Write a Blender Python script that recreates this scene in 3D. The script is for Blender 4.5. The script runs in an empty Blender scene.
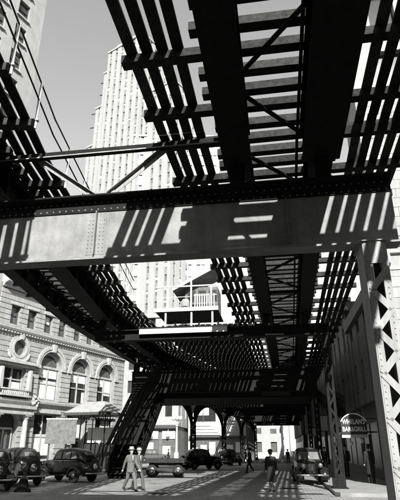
import bpy, math, random
from mathutils import Vector, Matrix
random.seed(7)
R = math.radians
scene = bpy.context.scene
C = scene.collection

# ------------------------------------------------------------------ camera
PITCH, YAW = 22.12, 8.78
cam_d = bpy.data.cameras.new('camera'); cam = bpy.data.objects.new('camera', cam_d); C.objects.link(cam)
cam.location = (0, 0, 1.65); cam.rotation_euler = (R(90 + PITCH), 0, R(YAW))
cam_d.sensor_fit = 'HORIZONTAL'; cam_d.sensor_width = 36; cam_d.lens = 492 / 400 * 36
cam_d.clip_start = 0.1; cam_d.clip_end = 3000
scene.camera = cam

# ------------------------------------------------------------------ sky and sun
SUN_TRAVEL = Vector((-0.33, 1.48, -1.0)).normalized()      # low sun behind the camera, a little to the right
SUN_EL = math.asin(-SUN_TRAVEL.z)
SUN_AZ = math.atan2(-SUN_TRAVEL.x, -SUN_TRAVEL.y)          # clockwise from +Y
w = bpy.data.worlds.new('World'); scene.world = w; w.use_nodes = True
nt = w.node_tree; nt.nodes.clear()
sky = nt.nodes.new('ShaderNodeTexSky'); sky.sky_type = 'NISHITA'; sky.sun_disc = False
sky.sun_elevation = SUN_EL; sky.sun_rotation = SUN_AZ
sky.air_density = 1.0; sky.dust_density = 0.4; sky.ozone_density = 1.0
# blue-sensitive plate: the sky prints by its blue light
bw = nt.nodes.new('ShaderNodeSeparateColor'); bg = nt.nodes.new('ShaderNodeBackground'); out = nt.nodes.new('ShaderNodeOutputWorld')
nt.links.new(sky.outputs[0], bw.inputs[0]); nt.links.new(bw.outputs['Blue'], bg.inputs[0]); nt.links.new(bg.outputs[0], out.inputs[0])
bg.inputs[1].default_value = 0.105
sd = bpy.data.lights.new('sun', 'SUN'); sd.energy = 5.0; sd.angle = R(0.5); sd.color = (1, 0.995, 0.98)
sun = bpy.data.objects.new('sun', sd); C.objects.link(sun)
sun.rotation_euler = SUN_TRAVEL.to_track_quat('-Z', 'Y').to_euler(); sun.location = (6, -30, 30)
vs = scene.view_settings; vs.view_transform = 'Standard'; vs.look = 'None'; vs.gamma = 1; vs.exposure = 0.95
try: vs.use_curve_mapping = False
except Exception: pass

# ------------------------------------------------------------------ materials (a black and white print: everything is grey)
def mat(name, v, rough=0.8, var=0.25, scale=3.0, bump=0.0, bscale=20, metal=0.0, streak=0.0, spec=0.4, warm=1.0, rand=0.0, sscale=(5, 5, .35)):
    m = bpy.data.materials.new(name); m.use_nodes = True
    n = m.node_tree.nodes; l = m.node_tree.links
    p = n['Principled BSDF']; p.inputs['Roughness'].default_value = rough; p.inputs['Metallic'].default_value = metal
    if 'Specular IOR Level' in p.inputs: p.inputs['Specular IOR Level'].default_value = spec
    tc = n.new('ShaderNodeTexCoord'); geo = n.new('ShaderNodeNewGeometry')
    no = n.new('ShaderNodeTexNoise'); no.inputs['Scale'].default_value = scale; no.inputs['Detail'].default_value = 8; no.inputs['Roughness'].default_value = .65
    l.new(geo.outputs['Position'], no.inputs['Vector'])
    rp = n.new('ShaderNodeValToRGB')
    lo = v * (1 - var); hi = v * (1 + var)
    rp.color_ramp.elements[0].position = .3; rp.color_ramp.elements[1].position = .72
    rp.color_ramp.elements[0].color = (lo * warm, lo, lo * .97, 1); rp.color_ramp.elements[1].color = (hi * warm, hi, hi * .97, 1)
    l.new(no.outputs['Fac'], rp.inputs['Fac']); col = rp.outputs['Color']
    if streak:
        mp = n.new('ShaderNodeMapping'); mp.inputs['Scale'].default_value = sscale; l.new(geo.outputs['Position'], mp.inputs['Vector'])
        n2 = n.new('ShaderNodeTexNoise'); n2.inputs['Scale'].default_value = 2.2; n2.inputs['Detail'].default_value = 6
        l.new(mp.outputs[0], n2.inputs['Vector'])
        r2 = n.new('ShaderNodeValToRGB'); r2.color_ramp.elements[0].position = .35; r2.color_ramp.elements[1].position = .6
        k = 1 - streak; r2.color_ramp.elements[0].color = (k, k, k, 1); r2.color_ramp.elements[1].color = (1, 1, 1, 1)
        l.new(n2.outputs['Fac'], r2.inputs['Fac'])
        mx = n.new('ShaderNodeMixRGB'); mx.blend_type = 'MULTIPLY'; mx.inputs[0].default_value = 1
        l.new(col, mx.inputs[1]); l.new(r2.outputs['Color'], mx.inputs[2]); col = mx.outputs[0]
    if rand:
        oi = n.new('ShaderNodeObjectInfo'); mr = n.new('ShaderNodeMapRange'); mr.inputs['To Min'].default_value = 1 - rand; mr.inputs['To Max'].default_value = 1 + rand
        l.new(oi.outputs['Random'], mr.inputs['Value']); m3 = n.new('ShaderNodeMixRGB'); m3.blend_type = 'MULTIPLY'; m3.inputs[0].default_value = 1
        l.new(col, m3.inputs[1]); l.new(mr.outputs[0], m3.inputs[2]); col = m3.outputs[0]
    l.new(col, p.inputs['Base Color'])
    if bump:
        nb = n.new('ShaderNodeTexNoise'); nb.inputs['Scale'].default_value = bscale; nb.inputs['Detail'].default_value = 6
        l.new(geo.outputs['Position'], nb.inputs['Vector'])
        b = n.new('ShaderNodeBump'); b.inputs['Strength'].default_value = bump; b.inputs['Distance'].default_value = .02
        l.new(nb.outputs['Fac'], b.inputs['Height']); l.new(b.outputs[0], p.inputs['Normal'])
    return m
def glass_mat(name, v, rough=.12):
    m = mat(name, v, rough, .3, 1.2, spec=.6); return m

M = dict(
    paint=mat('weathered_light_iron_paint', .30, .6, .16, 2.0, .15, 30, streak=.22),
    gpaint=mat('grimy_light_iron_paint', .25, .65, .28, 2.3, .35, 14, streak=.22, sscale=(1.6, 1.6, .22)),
    dpaint=mat('soot_darkened_iron_paint', .055, .7, .3, 2.0, .15, 30, streak=.3),
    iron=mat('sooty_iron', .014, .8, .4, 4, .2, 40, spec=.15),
    ironmid=mat('grey_painted_iron', .07, .7, .3, 4, .2, 40, spec=.25),
    wood=mat('creosoted_timber', .038, .9, .5, 9, .8, 24, spec=.1, rand=.4),
    board=mat('weathered_walkway_timber', .038, .9, .5, 9, .8, 24, spec=.1, rand=.4),
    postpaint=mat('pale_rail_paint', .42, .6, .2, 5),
    steel=mat('worn_rail_steel', .2, .35, .3, 8, metal=.6),
    stone=mat('pale_limestone', .36, .9, .18, 1.6, .4, 12, streak=.25),
    stone2=mat('pale_trim_stone', .41, .9, .16, 2.2, .3, 16, streak=.2),
    joint=mat('recessed_mortar', .24, .95, .3, 4),
    white=mat('glazed_white_terracotta', .36, .7, .07, .2, streak=.1),
    spandrel=mat('grey_spandrel_terracotta', .23, .8, .15, .4),
    rbuild=mat('cream_dressed_stone', .33, .9, .12, .8, .3, 8, streak=.15),
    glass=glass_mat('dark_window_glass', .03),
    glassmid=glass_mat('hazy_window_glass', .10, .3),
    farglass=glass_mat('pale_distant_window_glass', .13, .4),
    blind=mat('white_window_blind', .62, .9, .1, 5),
    dark=mat('dark_shopfront_paint', .03, .6, .3, 3),
    brick=mat('sooty_brick', .11, .9, .3, 5, .3, 30),
    ground=mat('street_asphalt', .05, .9, .25, .7, .4, 9),
    walk=mat('concrete_pavement', .26, .9, .2, 1.2, .3, 12),
    carblack=mat('black_car_enamel', .012, .22, .2, 2, spec=.5),
    cardark=mat('dusty_charcoal_enamel', .035, .35, .3, 3, spec=.4), roofcloth=mat('faded_roof_fabric', .09, .9, .3, 12, .4, 60),
    chrome=mat('bright_plated_metal', .55, .2, .1, 5, metal=.9),
    rubber=mat('tyre_rubber', .02, .85, .2, 9),
    carglass=glass_mat('car_window_glass', .16, .05),
    roofmetal=mat('standing_seam_roof', .34, .6, .2, 2.5, streak=.2),
    boardgrey=mat('stained_grey_panel', .14, .95, .4, 4),
    lamp=mat('opal_lamp_glass', .75, .4, .05, 4),
    sign=mat('black_sign_enamel', .015, .5, .2, 5),
    letter=mat('white_sign_lettering', .7, .6, .05, 5),
    skin=mat('skin', .33, .6, .1, 20), cloth_d=mat('dark_wool', .018, .95, .3, 20, .3, 90), cloth_m=mat('mid_grey_wool', .12, .95, .25, 20, .3, 90),
    cloth_m2=mat('charcoal_wool', .08, .95, .25, 20, .3, 90),
    cloth_l=mat('pale_grey_wool', .28, .95, .2, 20, .3, 90), leather=mat('dark_leather', .02, .5, .2, 20), white_cloth=mat('white_cotton', .65, .9, .1, 20),
    hair=mat('dark_hair', .02, .6, .3, 60),
)
# granite setts for the roadway: block pattern as fine relief and tone only
def sett_mat():
    m = bpy.data.materials.new('granite_sett_roadway'); m.use_nodes = True
    n = m.node_tree.nodes; l = m.node_tree.links; p = n['Principled BSDF']; p.inputs['Roughness'].default_value = .75
    geo = n.new('ShaderNodeNewGeometry')
    br = n.new('ShaderNodeTexBrick'); br.inputs['Scale'].default_value = 1.0; br.inputs['Brick Width'].default_value = .32; br.inputs['Row Height'].default_value = .16
    br.inputs['Mortar Size'].default_value = .012; br.inputs['Color1'].default_value = (.34, .34, .335, 1); br.inputs['Color2'].default_value = (.24, .24, .235, 1); br.inputs['Mortar'].default_value = (.07, .07, .068, 1)
    l.new(geo.outputs['Position'], br.inputs['Vector'])
    no = n.new('ShaderNodeTexNoise'); no.inputs['Scale'].default_value = .5; no.inputs['Detail'].default_value = 9; l.new(geo.outputs['Position'], no.inputs['Vector'])
    rp = n.new('ShaderNodeValToRGB'); rp.color_ramp.elements[0].position = .3; rp.color_ramp.elements[1].position = .7
    rp.color_ramp.elements[0].color = (.8, .8, .8, 1); rp.color_ramp.elements[1].color = (1.15, 1.15, 1.15, 1); l.new(no.outputs['Fac'], rp.inputs['Fac'])
    mx = n.new('ShaderNodeMixRGB'); mx.blend_type = 'MULTIPLY'; mx.inputs[0].default_value = 1
    l.new(br.outputs['Color'], mx.inputs[1]); l.new(rp.outputs['Color'], mx.inputs[2])
    n3 = n.new('ShaderNodeTexNoise'); n3.inputs['Scale'].default_value = 1.7; n3.inputs['Detail'].default_value = 5; n3.inputs['Distortion'].default_value = 1.2; l.new(geo.outputs['Position'], n3.inputs['Vector'])
    r3 = n.new('ShaderNodeValToRGB'); r3.color_ramp.elements[0].position = .34; r3.color_ramp.elements[1].position = .42; r3.color_ramp.elements[0].color = (.45, .45, .45, 1); l.new(n3.outputs['Fac'], r3.inputs['Fac'])
    m4 = n.new('ShaderNodeMixRGB'); m4.blend_type = 'MULTIPLY'; m4.inputs[0].default_value = 1; l.new(mx.outputs[0], m4.inputs[1]); l.new(r3.outputs['Color'], m4.inputs[2]); l.new(m4.outputs[0], p.inputs['Base Color'])
    b = n.new('ShaderNodeBump'); b.inputs['Strength'].default_value = .6; b.inputs['Distance'].default_value = .015
    l.new(br.outputs['Fac'], b.inputs['Height']); b.invert = True; l.new(b.outputs[0], p.inputs['Normal'])
    return m
M['sett'] = sett_mat()

# ------------------------------------------------------------------ mesh helpers
class MB:
    def __init__(s): s.v = []; s.f = []
    def add(s, vs, fs):
        o = len(s.v); s.v += [tuple(v) for v in vs]; s.f += [tuple(i + o for i in f) for f in fs]; return s
    def box(s, x0, x1, y0, y1, z0, z1):
        v = [(x, y, z) for z in (z0, z1) for y in (y0, y1) for x in (x0, x1)]
        return s.add(v, [(0, 2, 3, 1), (4, 5, 7, 6), (0, 1, 5, 4), (2, 6, 7, 3), (0, 4, 6, 2), (1, 3, 7, 5)])
    def bar(s, p, q, w, h, up=(0, 0, 1)):
        p = Vector(p); q = Vector(q); d = (q - p).normalized(); up = Vector(up)
        sd = d.cross(up)
        if sd.length < 1e-4: sd = d.cross(Vector((0, 1, 0)))
        sd.normalize(); u = sd.cross(d).normalized()
        v = []
        for c in (p, q):
            for a, b in ((-1, -1), (1, -1), (1, 1), (-1, 1)): v.append(c + sd * (a * w / 2) + u * (b * h / 2))
        return s.add(v, [(0, 1, 2, 3), (7, 6, 5, 4), (0, 4, 5, 1), (1, 5, 6, 2), (2, 6, 7, 3), (3, 7, 4, 0)])
    def tube(s, pts, rads, n=10, caps=True):
        pts = [Vector(p) for p in pts]
        if not isinstance(rads, (list, tuple)): rads = [rads] * len(pts)
        base = len(s.v); prev = None
        for i, p in enumerate(pts):
            d = (pts[min(i + 1, len(pts) - 1)] - pts[max(i - 1, 0)]).normalized()
            a = prev if prev is not None else (Vector((0, 0, 1)) if abs(d.z) < .9 else Vector((1, 0, 0)))
            a = (a - d * a.dot(d)).normalized(); prev = a; b = d.cross(a)
            for k in range(n):
                t = 2 * math.pi * k / n; s.v.append(tuple(p + (a * math.cos(t) + b * math.sin(t)) * rads[i]))
        for i in range(len(pts) - 1):
            for k in range(n):
                a0 = base + i * n + k; a1 = base + i * n + (k + 1) % n; s.f.append((a0, a1, a1 + n, a0 + n))
        if caps:
            s.f.append(tuple(base + k for k in reversed(range(n)))); s.f.append(tuple(base + (len(pts) - 1) * n + k for k in range(n)))
        return s
    def lathe(s, prof, n=16, o=(0, 0, 0)):          # profile of (r, z)
        base = len(s.v)
        for r, z in prof:
            for k in range(n):
                t = 2 * math.pi * k / n; s.v.append((o[0] + r * math.cos(t), o[1] + r * math.sin(t), o[2] + z))
        for i in range(len(prof) - 1):
            for k in range(n):
                a0 = base + i * n + k; a1 = base + i * n + (k + 1) % n; s.f.append((a0, a1, a1 + n, a0 + n))
        s.f.append(tuple(base + k for k in reversed(range(n)))); s.f.append(tuple(base + (len(prof) - 1) * n + k for k in range(n)))
        return s
    def prism(s, poly, y0, y1, axis='y'):            # polygon in (x, z) pushed along y, or in (y, z) pushed along x
        n = len(poly)
        if axis == 'y': v = [(a, y0, b) for a, b in poly] + [(a, y1, b) for a, b in poly]
        elif axis == 'x': v = [(y0, a, b) for a, b in poly] + [(y1, a, b) for a, b in poly]
        else: v = [(a, b, y0) for a, b in poly] + [(a, b, y1) for a, b in poly]
        return s.add(v, [tuple(range(n)), tuple(range(2 * n - 1, n - 1, -1))] + [(i, i + n, (i + 1) % n + n, (i + 1) % n) for i in range(n)])
    def ball(s, c, r, n=10, m=6, sc=(1, 1, 1)):
        prof = [(r * math.sin(math.pi * i / m), -r * math.cos(math.pi * i / m)) for i in range(m + 1)]
        prof[0] = (r * .02, -r); prof[-1] = (r * .02, r)
        k = len(s.v); s.lathe(prof, n)
        for i in range(k, len(s.v)):
            x, y, z = s.v[i]; s.v[i] = (c[0] + x * sc[0], c[1] + y * sc[1], c[2] + z * sc[2])
        return s
    def mesh(s, name, material, smooth=False, bevel=0):
        me = bpy.data.meshes.new(name); me.from_pydata(s.v, [], s.f); me.update()
        import bmesh
        bm = bmesh.new(); bm.from_mesh(me); bmesh.ops.recalc_face_normals(bm, faces=bm.faces); bm.to_mesh(me); bm.free()
        me.materials.append(material)
        if smooth: me.polygons.foreach_set('use_smooth', [True] * len(me.polygons))
        return me
def link(name, me, parent=None, loc=(0, 0, 0), rot=(0, 0, 0)):
    o = bpy.data.objects.new(name, me); C.objects.link(o); o.location = loc; o.rotation_euler = rot
    if parent: o.parent = parent
    return o
def part(name, mb, material, parent, loc=(0, 0, 0), rot=(0, 0, 0), smooth=False, kind=None):
    o = link(name, mb.mesh(name, material, smooth), parent, loc, rot)
    if kind: o['kind'] = kind
    return o
def bevel(o, w=.01, seg=2):
    b = o.modifiers.new('bevel', 'BEVEL'); b.width = w; b.segments = seg; b.limit_method = 'ANGLE'; return o
def tag(o, label, cat, group=None):
    o['label'] = label; o['category'] = cat
    if group: o['group'] = group
    return o
def thing(name, label, cat, loc=(0, 0, 0), rz=0, group=None):
    o = bpy.data.objects.new(name, None); C.objects.link(o); o.location = loc; o.rotation_euler = (0, 0, rz); o.empty_display_size = .3
    return tag(o, label, cat, group)
def struct(name, mb, material, parent=None):
    o = link(name, mb.mesh(name, material), parent); o['kind'] = 'structure'; return o
def copy_tree(o, parent=None):
    c = o.copy(); C.objects.link(c); c.parent = parent
    for ch in list(o.children): copy_tree(ch, c)
    return c
def rz_of(p, q): return -math.atan2(q[0] - p[0], q[1] - p[1])

# ------------------------------------------------------------------ the ground
g = MB(); g.box(-400, 400, -200, 900, -.5, 0); struct('road', g, M['ground'])
g = MB(); g.box(-17.5, 1.9, 16.5, 72, .001, .006); struct('roadway_setts', g, M['sett'])
g = MB(); g.box(1.9, 12, 16.5, 21.3, .001, .006); struct('roadway_setts', g, M['sett'])
g = MB(); g.prism([(2.5, 21.3), (40, 21.3), (40, 130), (2.4, 130), (2.3, 85), (2.05, 38), (1.95, 21.9), (2.1, 21.45)], 0.0, .14, axis='z'); struct('pavement', g, M['walk'])
# bank pavement follows the bank's skewed front
FD = Vector((.3259, .9454, 0)); FN = Vector((.9454, -.3259, 0)); FP = Vector((-18.35, 40, 0))
def fpt(s, z=0, out=0): q = FP + FD * s + FN * out; return (q.x, q.y, z)
g = MB(); a = [fpt(-30, 0, -1), fpt(-30, 0, 3.2), fpt(9.5, 0, 3.2), fpt(9.5, 0, -12), fpt(-30, 0, -12)]
g.prism([(p[0], p[1]) for p in a], 0.0, .15, axis='z'); struct('pavement', g, M['walk'])
g = MB(); g.box(-60, -11, 73, 130, 0, .15); struct('pavement', g, M['walk'])
# ------------------------------------------------------------------ elevated railway: decks
BENTS = [(10.0, -9.5, 2.62), (23.8, -9.05, 2.5), (37.6, -11.1, 2.75), (51.4, -9.0, 3.0), (65.2, -7.4, 3.1), (79.0, -6.2, 3.2), (93.0, -4.8, 3.3)]
ZB, ZT = 7.80, 8.69        # longitudinal girders
TZ0, TZ1 = 8.71, 8.90      # ties
GX = .95
def ibeam(mb, x, y0, y1, zb, zt, fw=.36, web=.03, ft=.03, stiff=1.4):
    mb.box(x - web / 2, x + web / 2, y0, y1, zb + ft, zt - ft)
    mb.box(x - fw / 2, x + fw / 2, y0, y1, zb, zb + ft); mb.box(x - fw / 2, x + fw / 2, y0, y1, zt - ft, zt)
    y = y0 + .4
    while y < y1 - .1:
        for sx in (-1, 1):
            mb.box(x + sx * web / 2, x + sx * (fw / 2 - .04), y, y + .02, zb + ft, zt - ft)
        y += stiff
TIE_CACHE = {}
def tie_mesh(x0, x1):
    k = (round(x0, 2), round(x1, 2))
    if k not in TIE_CACHE:
        TIE_CACHE[k] = MB().box(x0, x1, -.11, .11, TZ0, TZ1).mesh('tie', M['wood'])
    return TIE_CACHE[k]
def track(label, p, q, walk_l, walk_r, short=1.5, rail_post=None, first=0, brace=True, spacing=.59, every=3, gw=(.62, .62), no_bearing=None):
    """walk_l / walk_r: (inner, outer, number of boards) in local x, or None"""
    p = Vector((p[0], p[1], 0)); q = Vector((q[0], q[1], 0)); L = (q - p).length
    t = thing('elevated_track', label, 'railway track', p, rz_of(p, q), 'spans of the elevated railway deck')
    for x, fw in ((-GX, gw[0]), (GX, gw[1])):
        m = MB(); ibeam(m, x, .02, L - .02, ZB, ZT, fw); part('girder', m, M['iron'], t)
        for y in (.0, L - .16):
            if x < 0 and no_bearing is not None and (y > 1) == no_bearing: continue
            m = MB(); m.box(x - .17, x + .17, y, y + .16, 7.24, ZB - .002); part('bearing_block', m, M['iron'], t)
    n = int(L / spacing)
    for i in range(n):
        y = (i + .5) * L / n; lng = (i + first) % every == 0
        x0 = -(walk_l[1] + .07) if (lng and walk_l) else -short + random.uniform(-.05, .05)
        x1 = (walk_r[1] + .07) if (lng and walk_r) else short + random.uniform(-.05, .05)
        x0 = round(x0 * 20) / 20; x1 = round(x1 * 20) / 20
        link('tie', tie_mesh(x0, x1), t, (random.uniform(-.02, .02), y + random.uniform(-.035, .035), random.uniform(0, .012)), (0, 0, R(random.uniform(-.7, .7))))
    for side, wk in ((-1, walk_l), (1, walk_r)):
        if not wk: continue
        nb = wk[2]; pit = (wk[1] - wk[0]) / nb
        for b in range(nb):
            xc = side * (wk[0] + (b + .5) * pit); bw_ = pit - .085
            cut = random.uniform(.35, .65) * L
            for y0, y1 in ((0, cut - .01), (cut + .01, L)):
                m = MB(); m.box(-bw_ / 2, bw_ / 2, y0, y1, TZ1 + .012, TZ1 + .062); part('walkway_board', m, M['board'], t, (xc + random.uniform(-.008, .008), 0, 0))
    for x in (-.74, .74):
        m = MB(); m.box(x - .06, x + .06, 0, L, TZ1 + .013, TZ1 + .025); m.box(x - .012, x + .012, 0, L, TZ1 + .025, TZ1 + .11); m.box(x - .035, x + .035, 0, L, TZ1 + .11, TZ1 + .15)
        part('rail', m, M['steel'], t)
    for x in (-1.22, 1.22):
        m = MB(); m.box(x - .08, x + .08, 0, L, TZ1 + .013, TZ1 + .16); part('guard_timber', m, M['wood'], t)
    if brace:
        nb = max(2, int(round(L / 2.2))); st = L / nb
        for i in range(nb):
            sx = 1 if i % 2 == 0 else -1
            m = MB(); m.bar((-sx * .88, i * st + .05, ZB + .45), (sx * .88, (i + 1) * st - .05, ZB + .45), .09, .012); m.bar((-sx * .88, i * st + .05, ZB + .49), (sx * .88, (i + 1) * st - .05, ZB + .49), .012, .09)
            part('diagonal_brace', m, M['iron'], t)
            if i % 2 == 1:
                m = MB(); m.box(-.9, .9, i * st - .04, i * st + .04, ZB + .36, ZB + .48); part('cross_strut', m, M['iron'], t)
        m = MB(); m.tube([(.45, 0, ZB + .58), (.45, L, ZB + .58)], .035, 8); part('conduit', m, M['iron'], t, smooth=True)
    if rail_post:
        x = rail_post; zt = TZ1 + 1.15
        ys = [(i + .5) * L / n for i in range(n) if (i + first) % every == 0]
        pm = MB(); pm.box(-.03, .03, -.012, .012, TZ0 - .02, zt); pm.box(-.012, .012, -.03, .03, TZ0 - .02, zt); pm.box(-.06, .06, -.05, .05, TZ1, TZ1 + .04)
        pm = pm.mesh('railing_post', M['postpaint'])
        for y in ys: link('railing_post', pm, t, (x, y, 0))
        for z in (TZ1 + .62, TZ1 + 1.12):
            m = MB(); m.tube([(x, 0, z), (x, L, z)], .022, 8); part('handrail', m, M['iron'], t, smooth=True)
    return t
# centre line
cl = [(.31, -34), (.31, -20), (.31, -6), (.31, 10), (.55, 23.8), (.8, 37.6), (1.0, 51.4), (1.1, 65.2), (1.2, 79), (1.3, 93)]
wl, wr = (1.72, 2.95, 4), (1.80, 3.28, 5)
names = ['farther track deck behind the camera on the right-hand line', 'track deck behind the camera on the right-hand line', 'dark timber track deck directly overhead, running from above the camera to the near cross girder',
         'slatted track deck behind the near cross girder, right of the signal cabin', 'middle track deck above the station mezzanine on the right',
         'distant right-hand track deck just past the mezzanine', 'distant right-hand track deck, second span past the mezzanine', 'distant right-hand track deck, third span past the mezzanine', 'farthest right-hand track deck near the end of the street']
for i in range(len(cl) - 1):
    track(names[i], cl[i], cl[i + 1], wl, wr, first=i, gw=(.64, .84) if i < 3 else (.55, .55))
# left line
ll = [(-2.9, -34), (-3.4, -20), (-4.9, -6), (-8.0, 10), (-9.7, 23.8), (-9.85, 37.6), (-7.7, 51.4), (-6.1, 65.2), (-4.9, 79), (-3.5, 93)]
lnames = ['farther track deck behind the camera on the left-hand line', 'track deck behind the camera on the left-hand line', 'track deck with pale railing posts in the upper left corner', 'dark track deck in front of the stone bank, left of the signal cabin', 'dark left-hand track deck above the covered stairs',
          'distant left-hand track deck over the first open arch', 'distant left-hand track deck over the second open arch', 'distant left-hand track deck over the third open arch', 'farthest left-hand track deck at the end of the arcade']
for i in range(len(ll) - 1):
    track(lnames[i], ll[i], ll[i + 1], (1.72, 2.6, 3), (1.15, 2.33, 4), first=i + 1, no_bearing={3: True, 4: False}.get(i), gw=(.5, .7) if i < 4 else (.5, .5), rail_post=2.42 if i < 4 else None)

# ------------------------------------------------------------------ cross girders
def rivet_row(mb, pts, r=.022):
    for p in pts:
        mb.lathe([(r, 0), (r * .8, .010), (r * .3, .015)], 6)
        k = len(mb.v) - 18
        for i in range(k, len(mb.v)):
            x, y, z = mb.v[i]; mb.v[i] = (p[0] + x, p[1] - z, p[2] + y)
def cross_girder(label, y, x0, x1, zb, zt, detail=True, pm='gpaint', fm='gpaint'):
    t = thing('cross_girder', label, 'girder', (x0, y, 0), 0, 'cross girders carrying the tracks'); L = x1 - x0; zt = zt - .0
    m = MB(); m.box(0, L, -.02, .02, zb + .04, zt - .04); part('web_plate', m, M[pm], t)
    m = MB(); m.box(0, L, -.27, .2, zt - .04, zt); m.box(0, L, -.046, -.022, zt - .36, zt - .041); m.box(0, L, .022, .046, zt - .2, zt - .041); part('top_flange', m, M[fm], t)
    m = MB(); m.box(0, L, -.2, .2, zb, zb + .04); m.box(0, L, -.046, -.022, zb + .041, zb + .15); part('bottom_flange', m, M[pm], t)
    x = .9; i = 0
    while x < L and detail:
        m = MB(); m.box(x, x + .02, -.13, -.022, zb + .16, zt - .37); part('stiffener', m, M[pm], t)
        x += 4.6 if i % 2 == 0 else 4.4; i += 1
    if detail:
        m = MB(); n = int(L / .16)
        rivet_row(m, [(.08 + i * .16, -.046, zt - .30) for i in range(n)]); rivet_row(m, [(.08 + i * .16, -.046, zb + .10) for i in range(n)])
        rivet_row(m, [(.16 + i * .16, -.046, zt - .12) for i in range(n - 1)])
        if zt - zb > 1:
            x = .9; i = 0
            while x < L:
                for dx in (-.17, -.08, .10, .19): rivet_row(m, [(x + dx, -.027, zb + .24 + j * .1) for j in range(int((zt - zb - .65) / .1))], .017)
                pl = MB(); pl.box(x - .22, x - .002, -.027, -.0215, zb + .17, zt - .38); pl.box(x + .022, x + .24, -.027, -.0215, zb + .17, zt - .38); part('splice_plate', pl, M[pm], t)
                x += 4.6 if i % 2 == 0 else 4.4; i += 1
        part('rivets', m, M[pm], t, kind='stuff')
    return t
gl = ['broad pale plate girder crossing the whole picture, striped by sun and shade', 'second cross girder, under the signal cabin platform', 'cross girder over the mezzanine front', 'cross girder just past the mezzanine', 'cross girder at the second arcade column', 'cross girder at the third arcade column', 'farthest cross girder at the end of the arcade']
for (y, xl, xr), lb in zip(BENTS, gl):
    zb = 5.62 if y < 15 else 6.72 if y < 30 else 5.62
    cross_girder(lb, y, xl, xr + .05, zb, 7.235, y < 30, 'gpaint' if y < 15 else 'iron', 'iron')  # dark iron on the near top flange paints its shaded band
    if 20 < y < 30: m = MB(); m.box(-6.7, -2.3, y - .30, y - .272, 6.98, 7.232); po = part('sunlit_strip_plate', m, M['postpaint'], None); po.parent = bpy.data.objects['cross_girder.001']; po.location = (-xl, -y, 0)  # pale plate added to paint the sunlit strip on this dark girder
# upper strut and V bracing standing on the near girder
wb = thing('wind_brace', 'pale V-shaped bracing with dark strut in the sky gap just above the near cross girder', 'bracing', (-3.95, 10.0, 7.24))
def angle_bar(mb, p, q):
    p = Vector(p); q = Vector(q); mb.bar(p, q, .014, .15); d = Vector((0, -.06, 0)); mb.bar(p + Vector((0, -.055, 0)) + Vector((0, 0, .075)), q + Vector((0, -.055, 0)) + Vector((0, 0, .075)), .11, .014)
m = MB(); angle_bar(m, (.15, 0.02, 0.05), (1.55, 0.02, 1.25)); part('diagonal_brace', m, M['paint'], wb)
m = MB(); angle_bar(m, (-.15, 0.02, 0.05), (-1.75, 0.02, 1.25)); part('diagonal_brace', m, M['paint'], wb)
m = MB(); m.box(-.35, .35, -.012, .010, 0.004, .2); part('gusset_plate', m, M['paint'], wb)
m = MB(); m.box(-3.0, 3.3, -.05, -.03, 1.2, 1.42); m.box(-3.0, 3.3, -.17, -.051, 1.2, 1.215); part('strut', m, M['iron'], wb)
m = MB(); m.box(-3.0, 3.3, -.175, -.171, 1.195, 1.225); part('sunlit_lip', m, M['paint'], wb)  # pale strip paints the sunlit edge of the strut
m = MB(); m.box(5.35, 8.3, -.05, -.03, 1.1, 1.42); m.box(5.35, 8.3, -.17, -.051, 1.1, 1.115); part('strut', m, M['iron'], wb)

# ------------------------------------------------------------------ lattice columns
LACE = {}
def column(label, loc, H, w=.44, d=.42, m_=None, group='lattice columns of the elevated railway', pitch=.46, rz=0, lace_w=.085, rivets=True, fl=.11):
    m_ = m_ or M['paint']
    t = thing('lattice_column', label, 'column', loc, rz, group)
    for sx in (-1, 1):
        x = sx * w / 2
        m = MB(); m.box(x - .012, x + .012, -d / 2, d / 2, .03, H - .02)
        for sy in (-1, 1): m.box(min(x - sx * .012, x - sx * fl), max(x - sx * .012, x - sx * fl), sy * d / 2 - .012, sy * d / 2 + .012, .03, H - .02)
        part('channel', m, m_, t)
    key = (round(w, 2), pitch, m_.name, lace_w)
    hw = w / 2 - .055
    if key not in LACE:
        a = MB().bar((-hw, 0, 0), (hw, 0, pitch), lace_w, .012, (0, 1, 0)); b = MB().bar((hw, 0, 0), (-hw, 0, pitch), lace_w, .012, (0, 1, 0))
        LACE[key] = (a.mesh('lace_bar', m_), b.mesh('lace_bar', m_))
    n = int((H - 1.0) / pitch)
    for i in range(n):
        for sy in (-1, 1):
            link('lace_bar', LACE[key][(i + (sy > 0)) % 2], t, (0, sy * (d / 2 + .022), .55 + i * pitch))
    m = MB(); m.box(-w / 2 - .18, w / 2 + .18, -d / 2 - .18, d / 2 + .18, 0, .03); m.box(-w / 2 + .1, w / 2 - .1, -d / 2 - .03, -d / 2 - .013, .031, .55); m.box(-w / 2 - .1, -w / 2 - .013, -.15, .15, .031, .4); m.box(w / 2 + .013, w / 2 + .1, -.15, .15, .031, .4)
    part('base_plate', m, m_, t)
    m = MB(); m.box(-w / 2 - .06, w / 2 + .06, -d / 2 - .06, d / 2 + .06, H - .02, H); m.box(-w / 2 + .1, w / 2 - .1, -d / 2 - .03, -d / 2 - .013, H - .5, H - .021); part('cap_plate', m, m_, t)
    if rivets:
        m = MB(); pts = []
        for i in range(int((H - .2) / .115)):
            for sx in (-1, 1): pts.append((sx * (w / 2 - .055), -d / 2 - .03 if (H - .5 < .1 + i * .115 or .1 + i * .115 < .55) else -d / 2 - .012, .1 + i * .115))
        rivet_row(m, pts, .017); part('rivets', m, m_, t, kind='stuff')
    return t
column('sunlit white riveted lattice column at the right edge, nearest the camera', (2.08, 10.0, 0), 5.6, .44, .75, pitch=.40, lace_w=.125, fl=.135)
column('slender dark lattice column on the kerb in front of the grill sign', (2.33, 23.8, .14), 6.58, .34, .34, M['iron'])
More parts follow.
